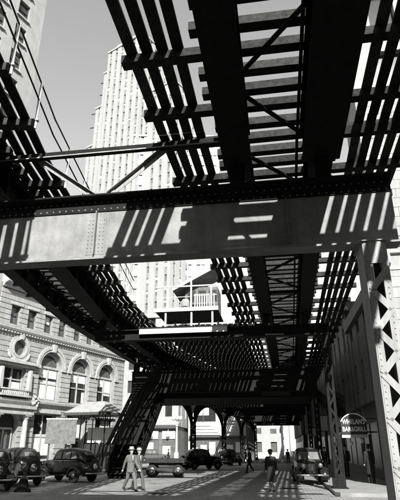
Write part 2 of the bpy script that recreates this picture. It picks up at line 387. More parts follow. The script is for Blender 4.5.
for (x, y), lb in zip([(2.6, 37.6), (2.8, 51.4)], ['dark lattice column behind the parked car on the right', 'far dark lattice column right of the end of the street']):
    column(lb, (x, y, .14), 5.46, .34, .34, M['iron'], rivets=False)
ARC = [(-10.76, 37.6), (-8.63, 51.4), (-7.07, 65.2), (-5.88, 79.0), (-4.48, 93.0)]
al = ['dark lattice column half hidden by the covered stairs', 'lattice column with lamp between the first and second arches', 'lattice column with lamp between the second and third arches', 'lattice column with lamp between the third and fourth arches', 'lattice column at the far end of the arcade, beside the walking man']
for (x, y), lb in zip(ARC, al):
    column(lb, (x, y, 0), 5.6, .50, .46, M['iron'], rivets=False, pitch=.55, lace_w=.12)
    # bracket lamp on its street side
    if y > 40:
        k = thing('bracket_lamp', 'white shaded lamp on the ' + lb.replace(' with lamp', '').replace(', beside the walking man', ''), 'lamp', (x + .05, y - .32, 5.0), 0, 'lamps on the arcade columns')
        m = MB().tube([(0, .02, 1.0), (0, -.25, 1.12), (0, -.35, .95)], .025, 8); part('bracket', m, M['iron'], k, smooth=True)
        m = MB().lathe([(.05, .0), (.16, .45), (.40, .80), (.42, .84), (.08, .98)], 14, (0, -.35, 0)); part('shade', m, M['lamp'], k, smooth=True)
# arched spandrel girders between the arcade columns
alab = ['dark arched girder over the first opening, above the ornate lamp post', 'dark arched girder over the second opening, above the dark sedan', 'dark arched girder over the third opening', 'dark arched girder over the fourth, farthest opening']
for i in range(4):
    p, q = ARC[i], ARC[i + 1]; L = math.hypot(q[0] - p[0], q[1] - p[1])
    t = thing('arched_girder', alab[i], 'girder', (p[0], p[1], 0), rz_of(p, q), 'arched girders of the arcade')
    a0, a1 = .28, L - .28; n = 18; zs, za = 3.1, 6.1
    arc = []
    for k in range(n + 1):
        tt = math.pi * k / n; arc.append(((a0 + a1) / 2 - (a1 - a0) / 2 * math.cos(tt), zs + (za - zs) * (math.sin(tt) ** .8)))
    poly = arc + [(a1, 7.2), (a0, 7.2)]
    m = MB()
    for k in range(n):   # quads up to the top, so the plate has no long concave face
        (ya, z_a), (yb, z_b) = arc[k], arc[k + 1]; m.prism([(ya, z_a), (yb, z_b), (yb, 7.2), (ya, 7.2)], -.04, .04, 'x')
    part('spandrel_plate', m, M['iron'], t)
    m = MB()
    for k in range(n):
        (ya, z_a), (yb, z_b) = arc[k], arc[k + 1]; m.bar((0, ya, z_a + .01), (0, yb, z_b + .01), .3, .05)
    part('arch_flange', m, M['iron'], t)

# ------------------------------------------------------------------ signal cabin on its platform between the tracks
sc_ = thing('signal_cabin', 'small cabin with sloping roof and white railing on a platform between the tracks', 'cabin', (-4.95, 27.0, 8.62))
m = MB(); m.box(-1.85, 1.8, -.15, 3.0, .42, .5); part('platform_floor', m, M['board'], sc_)
m = MB(); m.box(-1.9, 1.85, -.19, -.152, .36, .58); part('fascia_board', m, M['postpaint'], sc_)
for y in (-.05, 2.7):
    m = MB(); m.box(-2.9, 4.3, y - .09, y + .09, -.72, -.5); part('carrier_beam', m, M['iron'], sc_)
    for x in (-1.2, .3, 1.5):
        m = MB(); m.box(x - .05, x + .05, y - .05, y + .05, -.499, .419); part('leg', m, M['postpaint'], sc_)
for x, zt in ((-1.05, 1.85), (.28, 2.35), (1.45, 1.9)):
    m = MB(); m.box(x - .05, x + .05, -.14, -.06, .5, zt); part('post', m, M['postpaint'], sc_)
m = MB(); m.box(-1.8, 1.75, -.15, -.09, 1.82, 1.9); part('handrail', m, M['postpaint'], sc_)
m = MB(); m.box(-1.8, .2, -.13, -.1, 1.2, 1.24); part('handrail', m, M['postpaint'], sc_)
for i in range(9):
    m = MB(); m.box(.40 + i * .14, .47 + i * .14, .3, .33, .6, 1.5); part('picket', m, M['postpaint'], sc_)
m = MB(); m.box(.36, 1.7, .335, .37, 1.4, 1.46); m.box(.36, 1.7, .335, .37, .68, .74); part('picket_rail', m, M['postpaint'], sc_)
m = MB(); m.box(-.3, 1.68, 1.1, 2.8, .5, 2.15); part('cabin_wall', m, M['boardgrey'], sc_)
for x in (-.15, .5, 1.15):
    f = MB(); f.box(x, x + .5, 1.06, 1.097, 1.25, 1.95); fo = part('window', f, M['ironmid'], sc_); f = MB(); f.box(x + .04, x + .46, 1.05, 1.058, 1.3, 1.9); part('pane', f, M['glass'], fo)
m = MB(); m.prism([(-.95, 1.82), (1.72, 3.2), (1.72, 3.3), (-.95, 1.92)], .45, 2.9); part('roof', m, M['roofmetal'], sc_)
m = MB(); m.prism([(-.97, 1.76), (1.72, 3.14), (1.72, 3.34), (-.97, 1.96)], .40, .448); part('bargeboard', m, M['postpaint'], sc_)
k = MB().lathe([(.2, 0), (.27, .2), (.29, .4), (.27, .6), (.2, .8)], 16); b = part('barrel', k, M['cloth_l'], None, (-5.15, 27.75, 9.123), smooth=True); tag(b, 'pale round barrel standing on the signal cabin platform', 'barrel')

# ------------------------------------------------------------------ island platform between the two lines
def platform(label, a, b, n=14):
    """a, b: (y, x left, x right)"""
    t = thing('island_platform', label, 'platform', ((a[1] + a[2]) / 2, a[0], 0), 0, 'spans of the island platform'); ox, oy = (a[1] + a[2]) / 2, a[0]
    for i in range(n):
        f0, f1 = i / n, (i + 1) / n
        p0 = a[1] + (a[2] - a[1]) * f0 - ox; p1 = a[1] + (a[2] - a[1]) * f1 - ox - .05; q0 = b[1] + (b[2] - b[1]) * f0 - ox; q1 = b[1] + (b[2] - b[1]) * f1 - ox - .05
        m = MB(); m.prism([(p0, 0), (p1, 0), (q1, b[0] - oy), (q0, b[0] - oy)], 9.02, 9.07, 'z'); part('platform_board', m, M['board'], t)
    L = b[0] - a[0]; k = int(L / 1.4)
    for i in range(k):
        f = (i + .5) / k; xa = a[1] + (b[1] - a[1]) * f - ox; xb = a[2] + (b[2] - a[2]) * f - ox
        m = MB(); m.box(xa, xb, f * L - .1, f * L + .1, 8.74, 9.01); part('joist', m, M['wood'], t)
platform('slatted island platform between the tracks, just behind the signal cabin', (30.5, -7.2, -2.2), (37.6, -7.4, -2.1))
platform('slatted island platform above the mezzanine', (37.6, -7.4, -2.1), (51.4, -5.2, -1.9))
platform('far end of the slatted island platform beyond the mezzanine', (51.4, -5.2, -1.9), (65.2, -3.6, -1.8), 8)

# ------------------------------------------------------------------ station mezzanine slung under the tracks
mz = thing('station_mezzanine', 'dark station mezzanine hanging beneath the tracks in the middle distance', 'station', (-3.4, 39.0, 0))
m = MB(); m.box(-7.8, 6.0, 0, 6.5, 5.35, 5.5); part('floor', m, M['iron'], mz)
m = MB(); m.box(-7.8, 6.0, 0.05, .2, 5.5, 7.2); m.box(-7.8, 6.0, 6.3, 6.45, 5.5, 7.2); m.box(-7.8, -7.65, .2, 6.3, 5.5, 7.2); m.box(5.85, 6.0, .2, 6.3, 5.5, 7.2); part('wall', m, M['iron'], mz)
for i in range(14):
    x = -6.6 + i * .88
    f = MB(); f.box(x, x + .7, .0, .047, 5.75, 6.95); fo = part('window', f, M['dark'], mz); f = MB(); f.box(x + .06, x + .64, -.012, -.002, 5.81, 6.89); part('pane', f, M['glass'], fo)
sb = thing('station_board', 'dim dark sign board hung on the mezzanine front, right of centre', 'sign', (-.2, 38.9, 5.45))
m = MB(); m.box(-1.1, 1.1, -.06, .05, 0, 1.7); part('board', m, M['dark'], sb)
for i in range(3): m = MB(); m.box(-.8 + .1 * i, .8 - .1 * i, -.07, -.061, .3 + i * .45, .5 + i * .45); part('faded_line', m, M['ironmid'], sb)
def text_obj(name, body, size, material, parent, loc, rot, extrude=.004, width=None):
    cu = bpy.data.curves.new(name, 'FONT'); cu.body = body; cu.size = size; cu.align_x = 'CENTER'; cu.align_y = 'CENTER'; cu.extrude = extrude; cu.offset = size * .012
    o = bpy.data.objects.new(name, cu); C.objects.link(o)
    dg = bpy.context.evaluated_depsgraph_get(); bpy.context.view_layer.update(); me = bpy.data.meshes.new_from_object(o.evaluated_get(bpy.context.evaluated_depsgraph_get()))
    bpy.data.objects.remove(o); me.materials.clear(); me.materials.append(material); me.name = name
    if width:
        xs = [v.co.x for v in me.vertices]; k = width / (max(xs) - min(xs))
        for v in me.vertices: v.co.x *= k
    return link(name, me, parent, loc, rot)

# ------------------------------------------------------------------ covered stairs
def stairs(label, loc, rz, run, rise, w, cover=True):
    t = thing('covered_stairs' if cover else 'open_stairs', label, 'stairs', loc, rz)
    n = 18
    for i in range(n):
        y = i * run / n; z = (i + 1) * rise / n
        m = MB(); m.box(-w / 2 + .05, w / 2 - .05, y, y + run / n + .03, z - .04, z); part('step', m, M['wood'], t)
    for sx in (-1, 1):
        m = MB(); m.prism([(0, 0), (run, rise), (run, rise + .3), (0, .3), ], sx * w / 2 - .03, sx * w / 2 + .03, 'x'); part('stringer', m, M['iron'], t)
        for z in (.75, 1.15):
            m = MB(); m.bar((sx * w / 2, 0, z), (sx * w / 2, run, rise + z), .05, .07); part('handrail', m, M['iron'], t)
        nb = 10
        for i in range(nb + 1):
            y = i * run / nb; z = i * rise / nb
            m = MB(); m.box(sx * w / 2 - .025, sx * w / 2 + .025, y - .025, y + .025, z + .2, z + (2.3 if cover and i % 2 == 0 else 1.15)); part('baluster', m, M['iron'], t)
        if cover:
            m = MB(); m.prism([(0, .15), (run, rise + .15), (run, rise + .95), (0, .95)], sx * (w / 2 + .05), sx * (w / 2 + .07), 'x'); part('side_panel', m, M['iron'], t)
    if cover:
        nb = 6; pit = (w + .3) / nb
        for i in range(nb):
            xa = -w / 2 - .15 + i * pit
            m = MB(); m.prism([(-.4, 2.25 - .4 * rise / run), (run, rise + 2.25), (run, rise + 2.30), (-.4, 2.30 - .4 * rise / run)], xa, xa + pit - .07, 'x'); part('roof_board', m, M['iron'], t)
        m = MB(); m.prism([(0, -.05), (run, rise - .05), (run, rise + .0), (0, .0)], -w / 2 + .04, w / 2 - .04, 'x'); part('soffit', m, M['iron'], t)
    return t
stairs('dark covered stairs climbing to the station beside the metal-roofed kiosk', (-9.85, 32.2, 0), R(-1), 7.2, 5.5, 1.75)
stairs('open iron stairs with handrails above the grill sign on the right', (3.55, 41.0, 4.9), R(180), 7.2, -1.2, 1.1, cover=False)
# ------------------------------------------------------------------ entrance kiosk
ki = thing('entrance_kiosk', 'kiosk with pale standing-seam hip roof between the bank and the stairs', 'kiosk', (-14.8, 40.3, 0), R(-12))
hx, hy = 1.95, 1.6
m = MB(); a = [(-hx, -hy, 4.4), (hx, -hy, 4.4), (hx, hy, 4.4), (-hx, hy, 4.4), (-.9, -.25, 5.3), (.9, -.25, 5.3), (.9, .25, 5.3), (-.9, .25, 5.3)]
m.add(a, [(0, 1, 5, 4), (1, 2, 6, 5), (2, 3, 7, 6), (3, 0, 4, 7), (4, 5, 6, 7), (3, 2, 1, 0)]); rf = part('roof', m, M['roofmetal'], ki)
for i in range(12):
    x = -1.65 + i * .3; tx = max(-.9, min(.9, x * .5)); m = MB(); m.bar((x, -hy, 4.415), (tx, -.25, 5.315), .035, .03); part('seam', m, M['roofmetal'], rf)
m = MB(); m.box(-hx - .03, hx + .03, -hy - .03, hy + .03, 4.2, 4.39); part('fascia', m, M['ironmid'], ki)
for x in (-1.7, -.5, .6, 1.7):
    for y in (-1.3, 1.3):
        m = MB(); m.tube([(x, y, 0), (x, y, 4.2)], .05, 8); m.bar((x, y, 3.7), (x + .3, y, 4.15), .04, .04); m.bar((x, y, 3.7), (x - .3, y, 4.15), .04, .04); part('post', m, M['iron'], ki)
m = MB(); m.box(-1.2, 1.6, .9, .95, 2.2, 3.35); part('notice_board', m, M['blind'], ki)
m = MB(); m.box(-1.68, 1.68, 1.0, 1.04, .1, 2.1); part('rear_panel', m, M['dark'], ki)
m = MB(); m.box(-1.65, -1.15, -1.33, -1.28, 1.3, 3.2); sg = part('notice_sign', m, M['sign'], ki)
for i in range(3):
    m = MB(); m.box(-1.55, -1.25, -1.345, -1.334, 1.55 + i * .5, 1.8 + i * .5); part('white_notice', m, M['letter'], sg)
# grey panel left of it
bo = thing('street_hoarding', 'tall blank grey panel standing in front of the bank windows', 'hoarding', (-15.75, 36.0, 0), R(8))
m = MB(); m.box(-1.1, 1.1, -.04, .04, 2.05, 3.7); part('panel', m, M['boardgrey'], bo)
m = MB(); m.box(-1.15, 1.15, -.06, .06, 3.702, 3.8); part('cap_rail', m, M['stone2'], bo)
for x in (-.8, .8):
    m = MB(); m.box(x - .05, x + .05, .043, .14, 0, 3.3); part('post', m, M['ironmid'], bo)
# ------------------------------------------------------------------ the bank: rusticated courses with real openings
bank = thing('bank_building', 'rusticated stone bank with tall round-arched windows on the left', 'building', tuple(FP), math.atan2(FD.y, FD.x))
S0, S1 = -6.95, 9.3
OPEN = []      # (centre, half width, z0, spring or top, arched)
for c in (-.85, 2.85, 6.55): OPEN.append((c, 1.25, 5.35, 8.0, True))
for c in (-.85, 2.85, 6.55): OPEN.append((c, 1.2, .9, 4.35, False))
OPEN.append((-4.6, 1.0, .2, 3.3, True)); OPEN.append((-4.6, 1.1, 5.75, 7.55, False))
for c in (-5.3, -3.55, -1.7, 0, 1.95, 3.7, 5.6, 7.4): OPEN.append((c, .45, 10.7, 12.2, False))
OPEN.append((-4.45, .62, 8.38, 9.0, 'round'))
def gaps(z):
    r = []
    for c, hw, z0, z1, ar in OPEN:
        if ar == 'round':
            dz = z - 9.0
            if abs(dz) < hw: h = math.sqrt(hw * hw - dz * dz); r.append((c - h, c + h))
        elif z0 <= z < z1: r.append((c - hw, c + hw))
        elif ar is True and z1 <= z < z1 + hw: h = math.sqrt(max(0, hw * hw - (z - z1) ** 2)); r.append((c - h, c + h))
    r.sort(); return r
def solid(z):
    x = S0; res = []
    for a, b in gaps(z):
        if a > x: res.append((x, a))
        x = max(x, b)
    res.append((x, S1)); return res
def course_mesh(z0, z1, ya, yb):
    """prisms filling the solid parts of one course, following arch curves; one list entry for each stretch of wall"""
    zs = sorted(set([z0, z1] + [z for o in OPEN for z in (o[2], o[3]) if z0 < z < z1])); outl = []
    sub = []
    for a, b in zip(zs[:-1], zs[1:]):
        k = 3 if any(o[4] and o[3] - (.7 if o[4] == 'round' else 0) < b and a < o[3] + o[1] for o in OPEN) else 1
        sub += [(a + (b - a) * i / k, a + (b - a) * (i + 1) / k) for i in range(k)]
    cur = []
    for a, b in sub:
        lo, hi = solid(a + 1e-4), solid(b - 1e-4)
        if len(lo) != len(hi): lo = hi if len(hi) > len(lo) else lo; hi = lo
        new = []
        for (l0, l1), (h0, h1) in zip(lo, hi):
            hit = None
            for c in cur:
                if c['top'] and abs(c['top'][0] - l0) < .25 and abs(c['top'][1] - l1) < .25: hit = c
            if not hit: hit = dict(mb=MB(), top=None); outl.append(hit)
            hit['mb'].prism([(l0, a), (l1, a), (h1, b), (h0, b)], ya, yb); hit['top'] = (h0, h1); new.append(hit)
        cur = new
    return [c['mb'] for c in outl]
m = MB(); z = .15
while z < 13.4:
    for mb in course_mesh(z, z + .4, -.02, .45): m.add(mb.v, mb.f)
    z += .4
wall = part('wall', m, M['joint'], bank)
z = .15; ci = 0
while z < 13.3:
    for mb in course_mesh(z, z + .36, -.085 - .02 * (z < 5), -.019): bevel(part('stone_course', mb, M['stone'], wall), .015, 1)
    z += .4; ci += 1
# glazing
def win(parent, c, hw, z0, z1, y=.32, blind=None, bars=(1, 2), fm='stone2', arch=False, gm='glass'):
    f = MB(); f.box(c - hw, c - hw + .09, y - .08, y, z0, z1); f.box(c + hw - .09, c + hw, y - .08, y, z0, z1); f.box(c - hw, c + hw, y - .081, y + .001, z0, z0 + .09)
    if not arch: f.box(c - hw, c + hw, y - .081, y + .001, z1 - .09, z1)
    for i in range(1, bars[0] + 1): x = c - hw + 2 * hw * i / (bars[0] + 1); f.box(x - .06, x + .06, y - .07, y + .002, z0 + .09, z1 - .02)
    for i in range(1, bars[1]): zz = z0 + (z1 - z0) * i / bars[1]; f.box(c - hw + .09, c + hw - .09, y - .06, y - .003, zz - .05, zz + .05)
    fo = part('window', f, M[fm], parent)
    g_ = MB(); g_.box(c - hw - .1, c + hw + .1, y + .012, y + .03, z0 - .1, z1 + (hw + .1 if arch else .1)); part('pane', g_, M[gm], fo)
    for (a, b, z_a, z_b) in (blind or []): q = MB(); q.box(c - hw + a * 2 * hw, c - hw + b * 2 * hw, y - .02, y + .008, z0 + z_a * (z1 - z0), z0 + z_b * (z1 - z0)); part('blind', q, M['blind'], fo)
    return fo
bl = [[(.08, .46, .05, .6), (.54, .93, .05, .6), (.08, .46, .68, .97), (.54, .93, .68, .97)], [(.08, .46, .68, .95), (.54, .93, .68, .95), (.8, .93, .05, .4)], [(.08, .46, .68, .95), (.54, .93, .4, .95)]]
for c, b in zip((-.85, 2.85, 6.55), bl):
    fo = win(bank, c, 1.25, 5.35, 8.0, .30, b, (1, 2), arch=True)
    # fan light rim, tracery and archivolt
    t = MB(); r0 = 1.02
    for k in range(14):
        a0, a1 = math.pi * k / 14, math.pi * (k + 1) / 14
        t.prism([(c + 1.24 * math.cos(a0), 8 + 1.24 * math.sin(a0)), (c + r0 * math.cos(a0), 8 + r0 * math.sin(a0)), (c + r0 * math.cos(a1), 8 + r0 * math.sin(a1)), (c + 1.24 * math.cos(a1), 8 + 1.24 * math.sin(a1))], .2, .3)
    part('fanlight_rim', t, M['stone2'], fo)
    t = MB(); t.box(c - 1.25, c + 1.25, .18, .3, 7.9, 8.06); part('transom', t, M['stone2'], fo)
    q = MB(); q.box(c - .9, c + .9, .29, .306, 8.08, 8.75); part('shade', q, M['glassmid'], fo)
    t = MB()
    for k in range(16):
        a0, a1 = math.pi * k / 16, math.pi * (k + 1) / 16
        for r_a, r_b, yo in ((1.25, 1.45, -.16), (1.45, 1.68, -.22)):
            t.prism([(c + r_b * math.cos(a0), 8 + r_b * math.sin(a0)), (c + r_a * math.cos(a0), 8 + r_a * math.sin(a0)), (c + r_a * math.cos(a1), 8 + r_a * math.sin(a1)), (c + r_b * math.cos(a1), 8 + r_b * math.sin(a1))], yo, -.08)
    part('archivolt', t, M['stone2'], bank)
    t = MB(); t.prism([(c - .16, 9.2), (c + .16, 9.2), (c + .24, 9.85), (c - .24, 9.85)], -.34, -.1); bevel(part('keystone', t, M['stone2'], bank), .03)
    for sx in (-1, 1):
        t = MB(); x = c + sx * 1.47; t.box(x - .25, x + .25, -.2, -.08, 7.78, 8.0); part('impost', t, M['stone2'], bank)
    win(bank, c, 1.2, .9, 4.35, .30, [(.08, .46, .1, .55), (.54, .93, .1, .55)] if c < 0 else [(.54, .93, .5, .95)], (1, 2))
    t = MB(); t.box(c - 1.5, c + 1.5, -.25, -.09, 4.36, 4.62); part('lintel', t, M['stone2'], bank)
for i, c in enumerate((-5.3, -3.55, -1.7, 0, 1.95, 3.7, 5.6, 7.4)):
    win(bank, c, .45, 10.7, 12.2, .25, [(.1, .9, .5 + .2 * (i % 2), .95)] if i in (2, 3, 5, 6) else None, (0, 2), fm='ironmid', gm='glassmid')
    t = MB(); t.box(c - .6, c + .6, -.17, -.09, 12.21, 12.42); part('lintel', t, M['stone2'], bank)
# oculus
t = MB()
for k in range(28):
    a0, a1 = 2 * math.pi * k / 28, 2 * math.pi * (k + 1) / 28
    for r_a, r_b, yo in ((.62, .78, -.2), (.78, 1.0, -.16)):
        t.prism([(-4.45 + r_b * math.cos(a0), 9 + r_b * math.sin(a0)), (-4.45 + r_a * math.cos(a0), 9 + r_a * math.sin(a0)), (-4.45 + r_a * math.cos(a1), 9 + r_a * math.sin(a1)), (-4.45 + r_b * math.cos(a1), 9 + r_b * math.sin(a1))], yo, -.08)
oc = part('oculus_ring', t, M['stone2'], bank)
t = MB(); t.lathe([(.7, 0), (.7, .03)], 24)
t.v = [(-4.45 + x, .2 + zz, 9 + y) for x, y, zz in t.v]; part('pane', t, M['glassmid'], oc)
t = MB(); t.prism([(-4.6, 9.65), (-4.3, 9.65), (-4.22, 10.0), (-4.68, 10.0)], -.3, -.1); bevel(part('keystone', t, M['stone2'], bank), .02)
for sx in (-1, 1):   # carved leaf sprays beside the oculus
    t = MB(); random.seed(3)
    for k in range(16):
        a = R(200 + k * 9) if sx < 0 else R(340 - k * 9); t.ball((-4.45 + 1.12 * math.cos(a), -.12, 9 + 1.12 * math.sin(a)), .11 + .03 * (k % 3), 6, 4, (1, .7, 1))
    part('carved_spray', t, M['stone2'], bank, smooth=True)
# belt cornices
def cornice(name, z, prof, s0=S0, s1=S1):
    m = MB(); m.prism([(-.08, z)] + [(-o, z + h) for o, h in prof] + [(-.02, z + prof[-1][1])], s0, s1, 'x'); return part(name, m, M['stone2'], bank)
cornice('cornice', 9.98, [(.14, .0), (.18, .12), (.34, .2), (.42, .34), (.42, .46), (.1, .52)], S0 - .15)
cornice('cornice', 4.80, [(.16, 0), (.2, .15), (.38, .24), (.42, .4), (.12, .46)])
cornice('roof_cornice', 13.4, [(.2, 0), (.3, .2), (.7, .35), (.75, .7), (.1, .75)])
m = MB()
x = S0 + .1
while x < S1: m.box(x, x + .14, -.30, -.12, 10.02, 10.13); x += .3
part('dentils', m, M['stone2'], bank, kind='stuff')
# entrance: columns, entablature, door, window above with scroll brackets
for x in (-5.95, -3.25):
    m = MB(); m.box(x - .3, x + .3, -.72, -.12, .15, .7); m.lathe([(.27, 0), (.25, .1), (.22, .2), (.21, 1.6), (.18, 3.0), (.24, 3.15), (.28, 3.3)], 18, (x, -.42, .7)); m.box(x - .3, x + .3, -.72, -.12, 4.0, 4.1)
    part('column', m, M['stone2'], bank)
m = MB(); m.box(-6.4, -2.8, -.75, -.1, 4.1, 4.5); m.box(-6.5, -2.7, -.9, -.1, 4.5, 4.72); part('entablature', m, M['stone2'], bank)
do = MB(); do.box(-5.5, -3.7, .32, .4, .2, 4.3); door = part('door', do, M['dark'], bank)
for x in (-5.05, -4.55):
    t = MB(); t.box(x, x + .38, .30, .318, .9, 2.9); part('pane', t, M['glassmid'], door)
t = MB(); t.box(-5.4, -3.8, .26, .31, 3.05, 3.2); part('door_head', t, M['stone2'], door)
for x in (-4.62, -5.5, -3.8):
    t = MB(); t.box(x - .05, x + .05, .27, .312, .3, 3.05); part('door_stile', t, M['stone2'], door)
win(bank, -4.6, 1.1, 5.75, 7.55, .3, [(.54, .93, .1, .4)], (1, 2))
m = MB(); m.box(-6.0, -3.2, -.6, -.1, 5.36, 5.5); part('balcony_floor', m, M['stone2'], bank)
for i in range(14):
    x = -5.85 + i * .19; t = MB(); t.lathe([(.04, 0), (.065, .1), (.03, .22), (.05, .3)], 8, (x, -.5, 5.5)); part('baluster', t, M['stone2'], bank)
m = MB(); m.box(-6.0, -3.2, -.58, -.42, 5.8, 5.9); part('balcony_rail', m, M['stone2'], bank)
for sx, x in ((-1, -6.0), (1, -3.2)):
    m = MB(); m.prism([(x - .2, 5.9), (x + .2, 5.9), (x + .12, 7.4), (x - .12, 7.4)], -.42, -.1); bevel(part('scroll_bracket', m, M['stone2'], bank), .05, 3)
m = MB(); m.box(-6.5, -2.7, -.32, -.1, 7.6, 7.78); m.box(-6.65, -2.55, -.52, -.1, 7.78, 7.95); m.box(-6.4, -2.8, -.25, -.1, 8.0, 8.06); part('window_hood', m, M['stone2'], bank)
m = MB(); random.seed(5)
for k in range(18): m.ball((-2.5 + random.uniform(-.3, .3), -.5 + random.uniform(-.1, .1), 5.1 + random.uniform(-.3, .35)), random.uniform(.07, .14), 6, 4)
part('carved_group', m, M['stone2'], bank, smooth=True)
m = MB(); m.box(S0, S1, .9, 9, .15, 14.1); m.box(S1 - .02, S1, .45, .9, .15, 14.1); part('body', m, M['brick'], bank)
for x in (S1 - .45, S0 + .02):  # corner quoins
    pass
# ------------------------------------------------------------------ tall office block left of the bank, in the same building line
ob = thing('office_tower', 'tall pale office block with plain windows in the top left corner', 'building', fpt(-7.0), math.atan2(FD.y, FD.x))
SW = 42
m = MB(); m.box(-SW, -.02, .35, 11, 0, 62); part('body', m, M['rbuild'], ob)
cols = [-2.3 - 2.35 * i for i in range(17)]
m = MB(); hw = .62
edges = [-SW] + sum([[c - hw, c + hw] for c in reversed(cols)], []) + [0]
for i in range(0, len(edges), 2): m.box(edges[i], edges[i + 1], 0, .348, 0, 62)
part('pier_wall', m, M['rbuild'], ob)
zf = [33.7 - 2.93 * 11 + 2.93 * k for k in range(20)]
for k in range(-1, 20):
    a = zf[k] + 1.0 if k >= 0 else 0; b = zf[k + 1] - .85 if k < 19 else 62
    sm_ = MB().box(-hw, hw, .03, .347, a, b).mesh('spandrel', M['rbuild'])
    for c in cols: link('spandrel', sm_, ob, (c, 0, 0))
for c in cols:
    for k, z in enumerate(zf):
        if z < 9 or c < -19: continue
        f = MB(); f.box(c - hw, c + hw, .2, .3, z - .85, z - .75); f.box(c - hw, c - hw + .08, .2, .3, z - .75, z + 1.0); f.box(c + hw - .08, c + hw, .2, .3, z - .75, z + 1.0); f.box(c - hw + .08, c + hw - .08, .21, .29, z + .05, z + .13)
        fo = part('window', f, M['ironmid'], ob)
        f = MB(); f.box(c - hw + .08, c + hw - .08, .3, .32, z - .75, z + 1.0); part('pane', f, M['glass'], fo)
        if random.random() < .5:
            f = MB(); f.box(c - hw + .1, c + hw - .1, .285, .298, z + random.uniform(.15, .6), z + .99); part('blind', f, M['glassmid'], fo)
        f = MB(); f.box(c - hw - .15, c + hw + .15, -.16, -.002, z - 1.0, z - .86); part('sill', f, M['stone2'], fo)

# ------------------------------------------------------------------ generic masonry block: dark glazed core behind piers and spandrels
def block(parent, name, x0, x1, y0, y1, z0, z1, wm, bay=2.6, floor=3.6, ww=1.3, wh=2.0, faces='fl', relief=.4, first=1.2, pair=False, seed=1, gm='glass', blinds=.35, sp=.05, spm=None):
    """face f looks toward -y, face l toward -x, face r toward +x"""
    rnd = random.Random(seed)
    m = MB(); m.box(x0 + relief, x1 - relief, y0 + relief, y1 - .05, z0, z1 - .05); part('glazing', m, M[gm], parent)
    m = MB(); bl_ = MB(); ms = MB() if spm else m
    def face(L, put, blput):
        n = max(1, int(L / bay)); b = L / n
        xs = []
        for i in range(n):
            c = (i + .5) * b
            if pair: g_ = ww * .62; xs += [(c - g_ - ww * .1, c - ww * .1), (c + ww * .1, c + g_ + ww * .1)]
            else: xs.append((c - ww / 2, c + ww / 2))
        e = 0.0
        for a, q in xs: put(e, a, z0, z1, 0); e = q
        put(e, L, z0, z1, 0)
        z = z0; nf = int((z1 - z0 - first) / floor)
        zz = z0
        for k in range(nf + 1):
            wz = z0 + first + k * floor
            top = wz if k < nf + 1 else z1
            for a, q in xs: put(a, q, zz, min(wz, z1), sp)
            zz = wz + wh
            if zz > z1: break
            for a, q in xs:
                if rnd.random() < blinds: blput(a, q, wz + wh * rnd.choice((.3, .5, .6)), wz + wh)
        if zz < z1:
            for a, q in xs: put(a, q, zz, z1, sp)
    if 'f' in faces:
        face(x1 - x0, lambda a, q, za, zb, o: (ms if o else m).box(x0 + a, x0 + q, y0 + o, y0 + relief + .002, za, zb), lambda a, q, za, zb: bl_.box(x0 + a, x0 + q, y0 + relief - .06, y0 + relief - .01, za, zb))
    if 'l' in faces:
        face(y1 - y0 - relief, lambda a, q, za, zb, o: (ms if o else m).box(x0 + o, x0 + relief + .003, y0 + relief + a, y0 + relief + q, za, zb), lambda a, q, za, zb: bl_.box(x0 + relief - .06, x0 + relief - .01, y0 + relief + a, y0 + relief + q, za, zb))
    if 'r' in faces:
        face(y1 - y0 - relief, lambda a, q, za, zb, o: (ms if o else m).box(x1 - relief - .003, x1 - o, y0 + relief + a, y0 + relief + q, za, zb), lambda a, q, za, zb: bl_.box(x1 - relief + .01, x1 - relief + .06, y0 + relief + a, y0 + relief + q, za, zb))
    part(name, m, M[wm], parent)
    if spm: part('spandrels', ms, M[spm], parent, kind='stuff')
    if bl_.v: part('blinds', bl_, M['blind'], parent, kind='stuff')
    m = MB(); m.box(x0 - .25, x1 + .25, y0 - .25, y1, z1 - .001, z1 + .7); part('parapet', m, M[wm], parent)
    return parent

# skyscraper: slender shaft with setbacks, rotated so its right face falls away
sk = thing('skyscraper', 'white stepped skyscraper rising in the sky gap above the near girder', 'building', (-55.2, 135, 0), R(-26))
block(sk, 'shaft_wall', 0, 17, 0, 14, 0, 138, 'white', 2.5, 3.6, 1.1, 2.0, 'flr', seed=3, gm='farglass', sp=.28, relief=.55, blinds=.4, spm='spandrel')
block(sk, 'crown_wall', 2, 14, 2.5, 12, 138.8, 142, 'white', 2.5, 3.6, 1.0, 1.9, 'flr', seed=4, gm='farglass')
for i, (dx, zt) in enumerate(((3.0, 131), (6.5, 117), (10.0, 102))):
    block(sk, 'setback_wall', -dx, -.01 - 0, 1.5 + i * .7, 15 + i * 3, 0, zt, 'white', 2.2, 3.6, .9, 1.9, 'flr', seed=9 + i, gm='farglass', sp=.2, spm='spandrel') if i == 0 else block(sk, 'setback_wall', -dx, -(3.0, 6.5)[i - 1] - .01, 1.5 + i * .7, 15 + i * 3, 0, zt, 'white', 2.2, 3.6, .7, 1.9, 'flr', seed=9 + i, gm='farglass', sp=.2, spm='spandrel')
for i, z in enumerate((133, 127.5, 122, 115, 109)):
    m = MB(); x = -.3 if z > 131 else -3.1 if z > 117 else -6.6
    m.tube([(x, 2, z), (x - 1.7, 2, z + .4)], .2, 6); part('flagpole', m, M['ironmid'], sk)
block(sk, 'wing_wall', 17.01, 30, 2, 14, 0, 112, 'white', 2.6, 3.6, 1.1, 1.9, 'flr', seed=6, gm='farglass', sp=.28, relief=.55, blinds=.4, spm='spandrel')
sk2 = thing('office_block', 'broad white office block with paired windows behind the signal cabin', 'building', (-41, 128, 0), R(10))
block(sk2, 'wall', 0, 27, 0, 14, 0, 95, 'white', 3.6, 3.7, 1.6, 2.0, 'flr', seed=8, pair=True, gm='farglass')
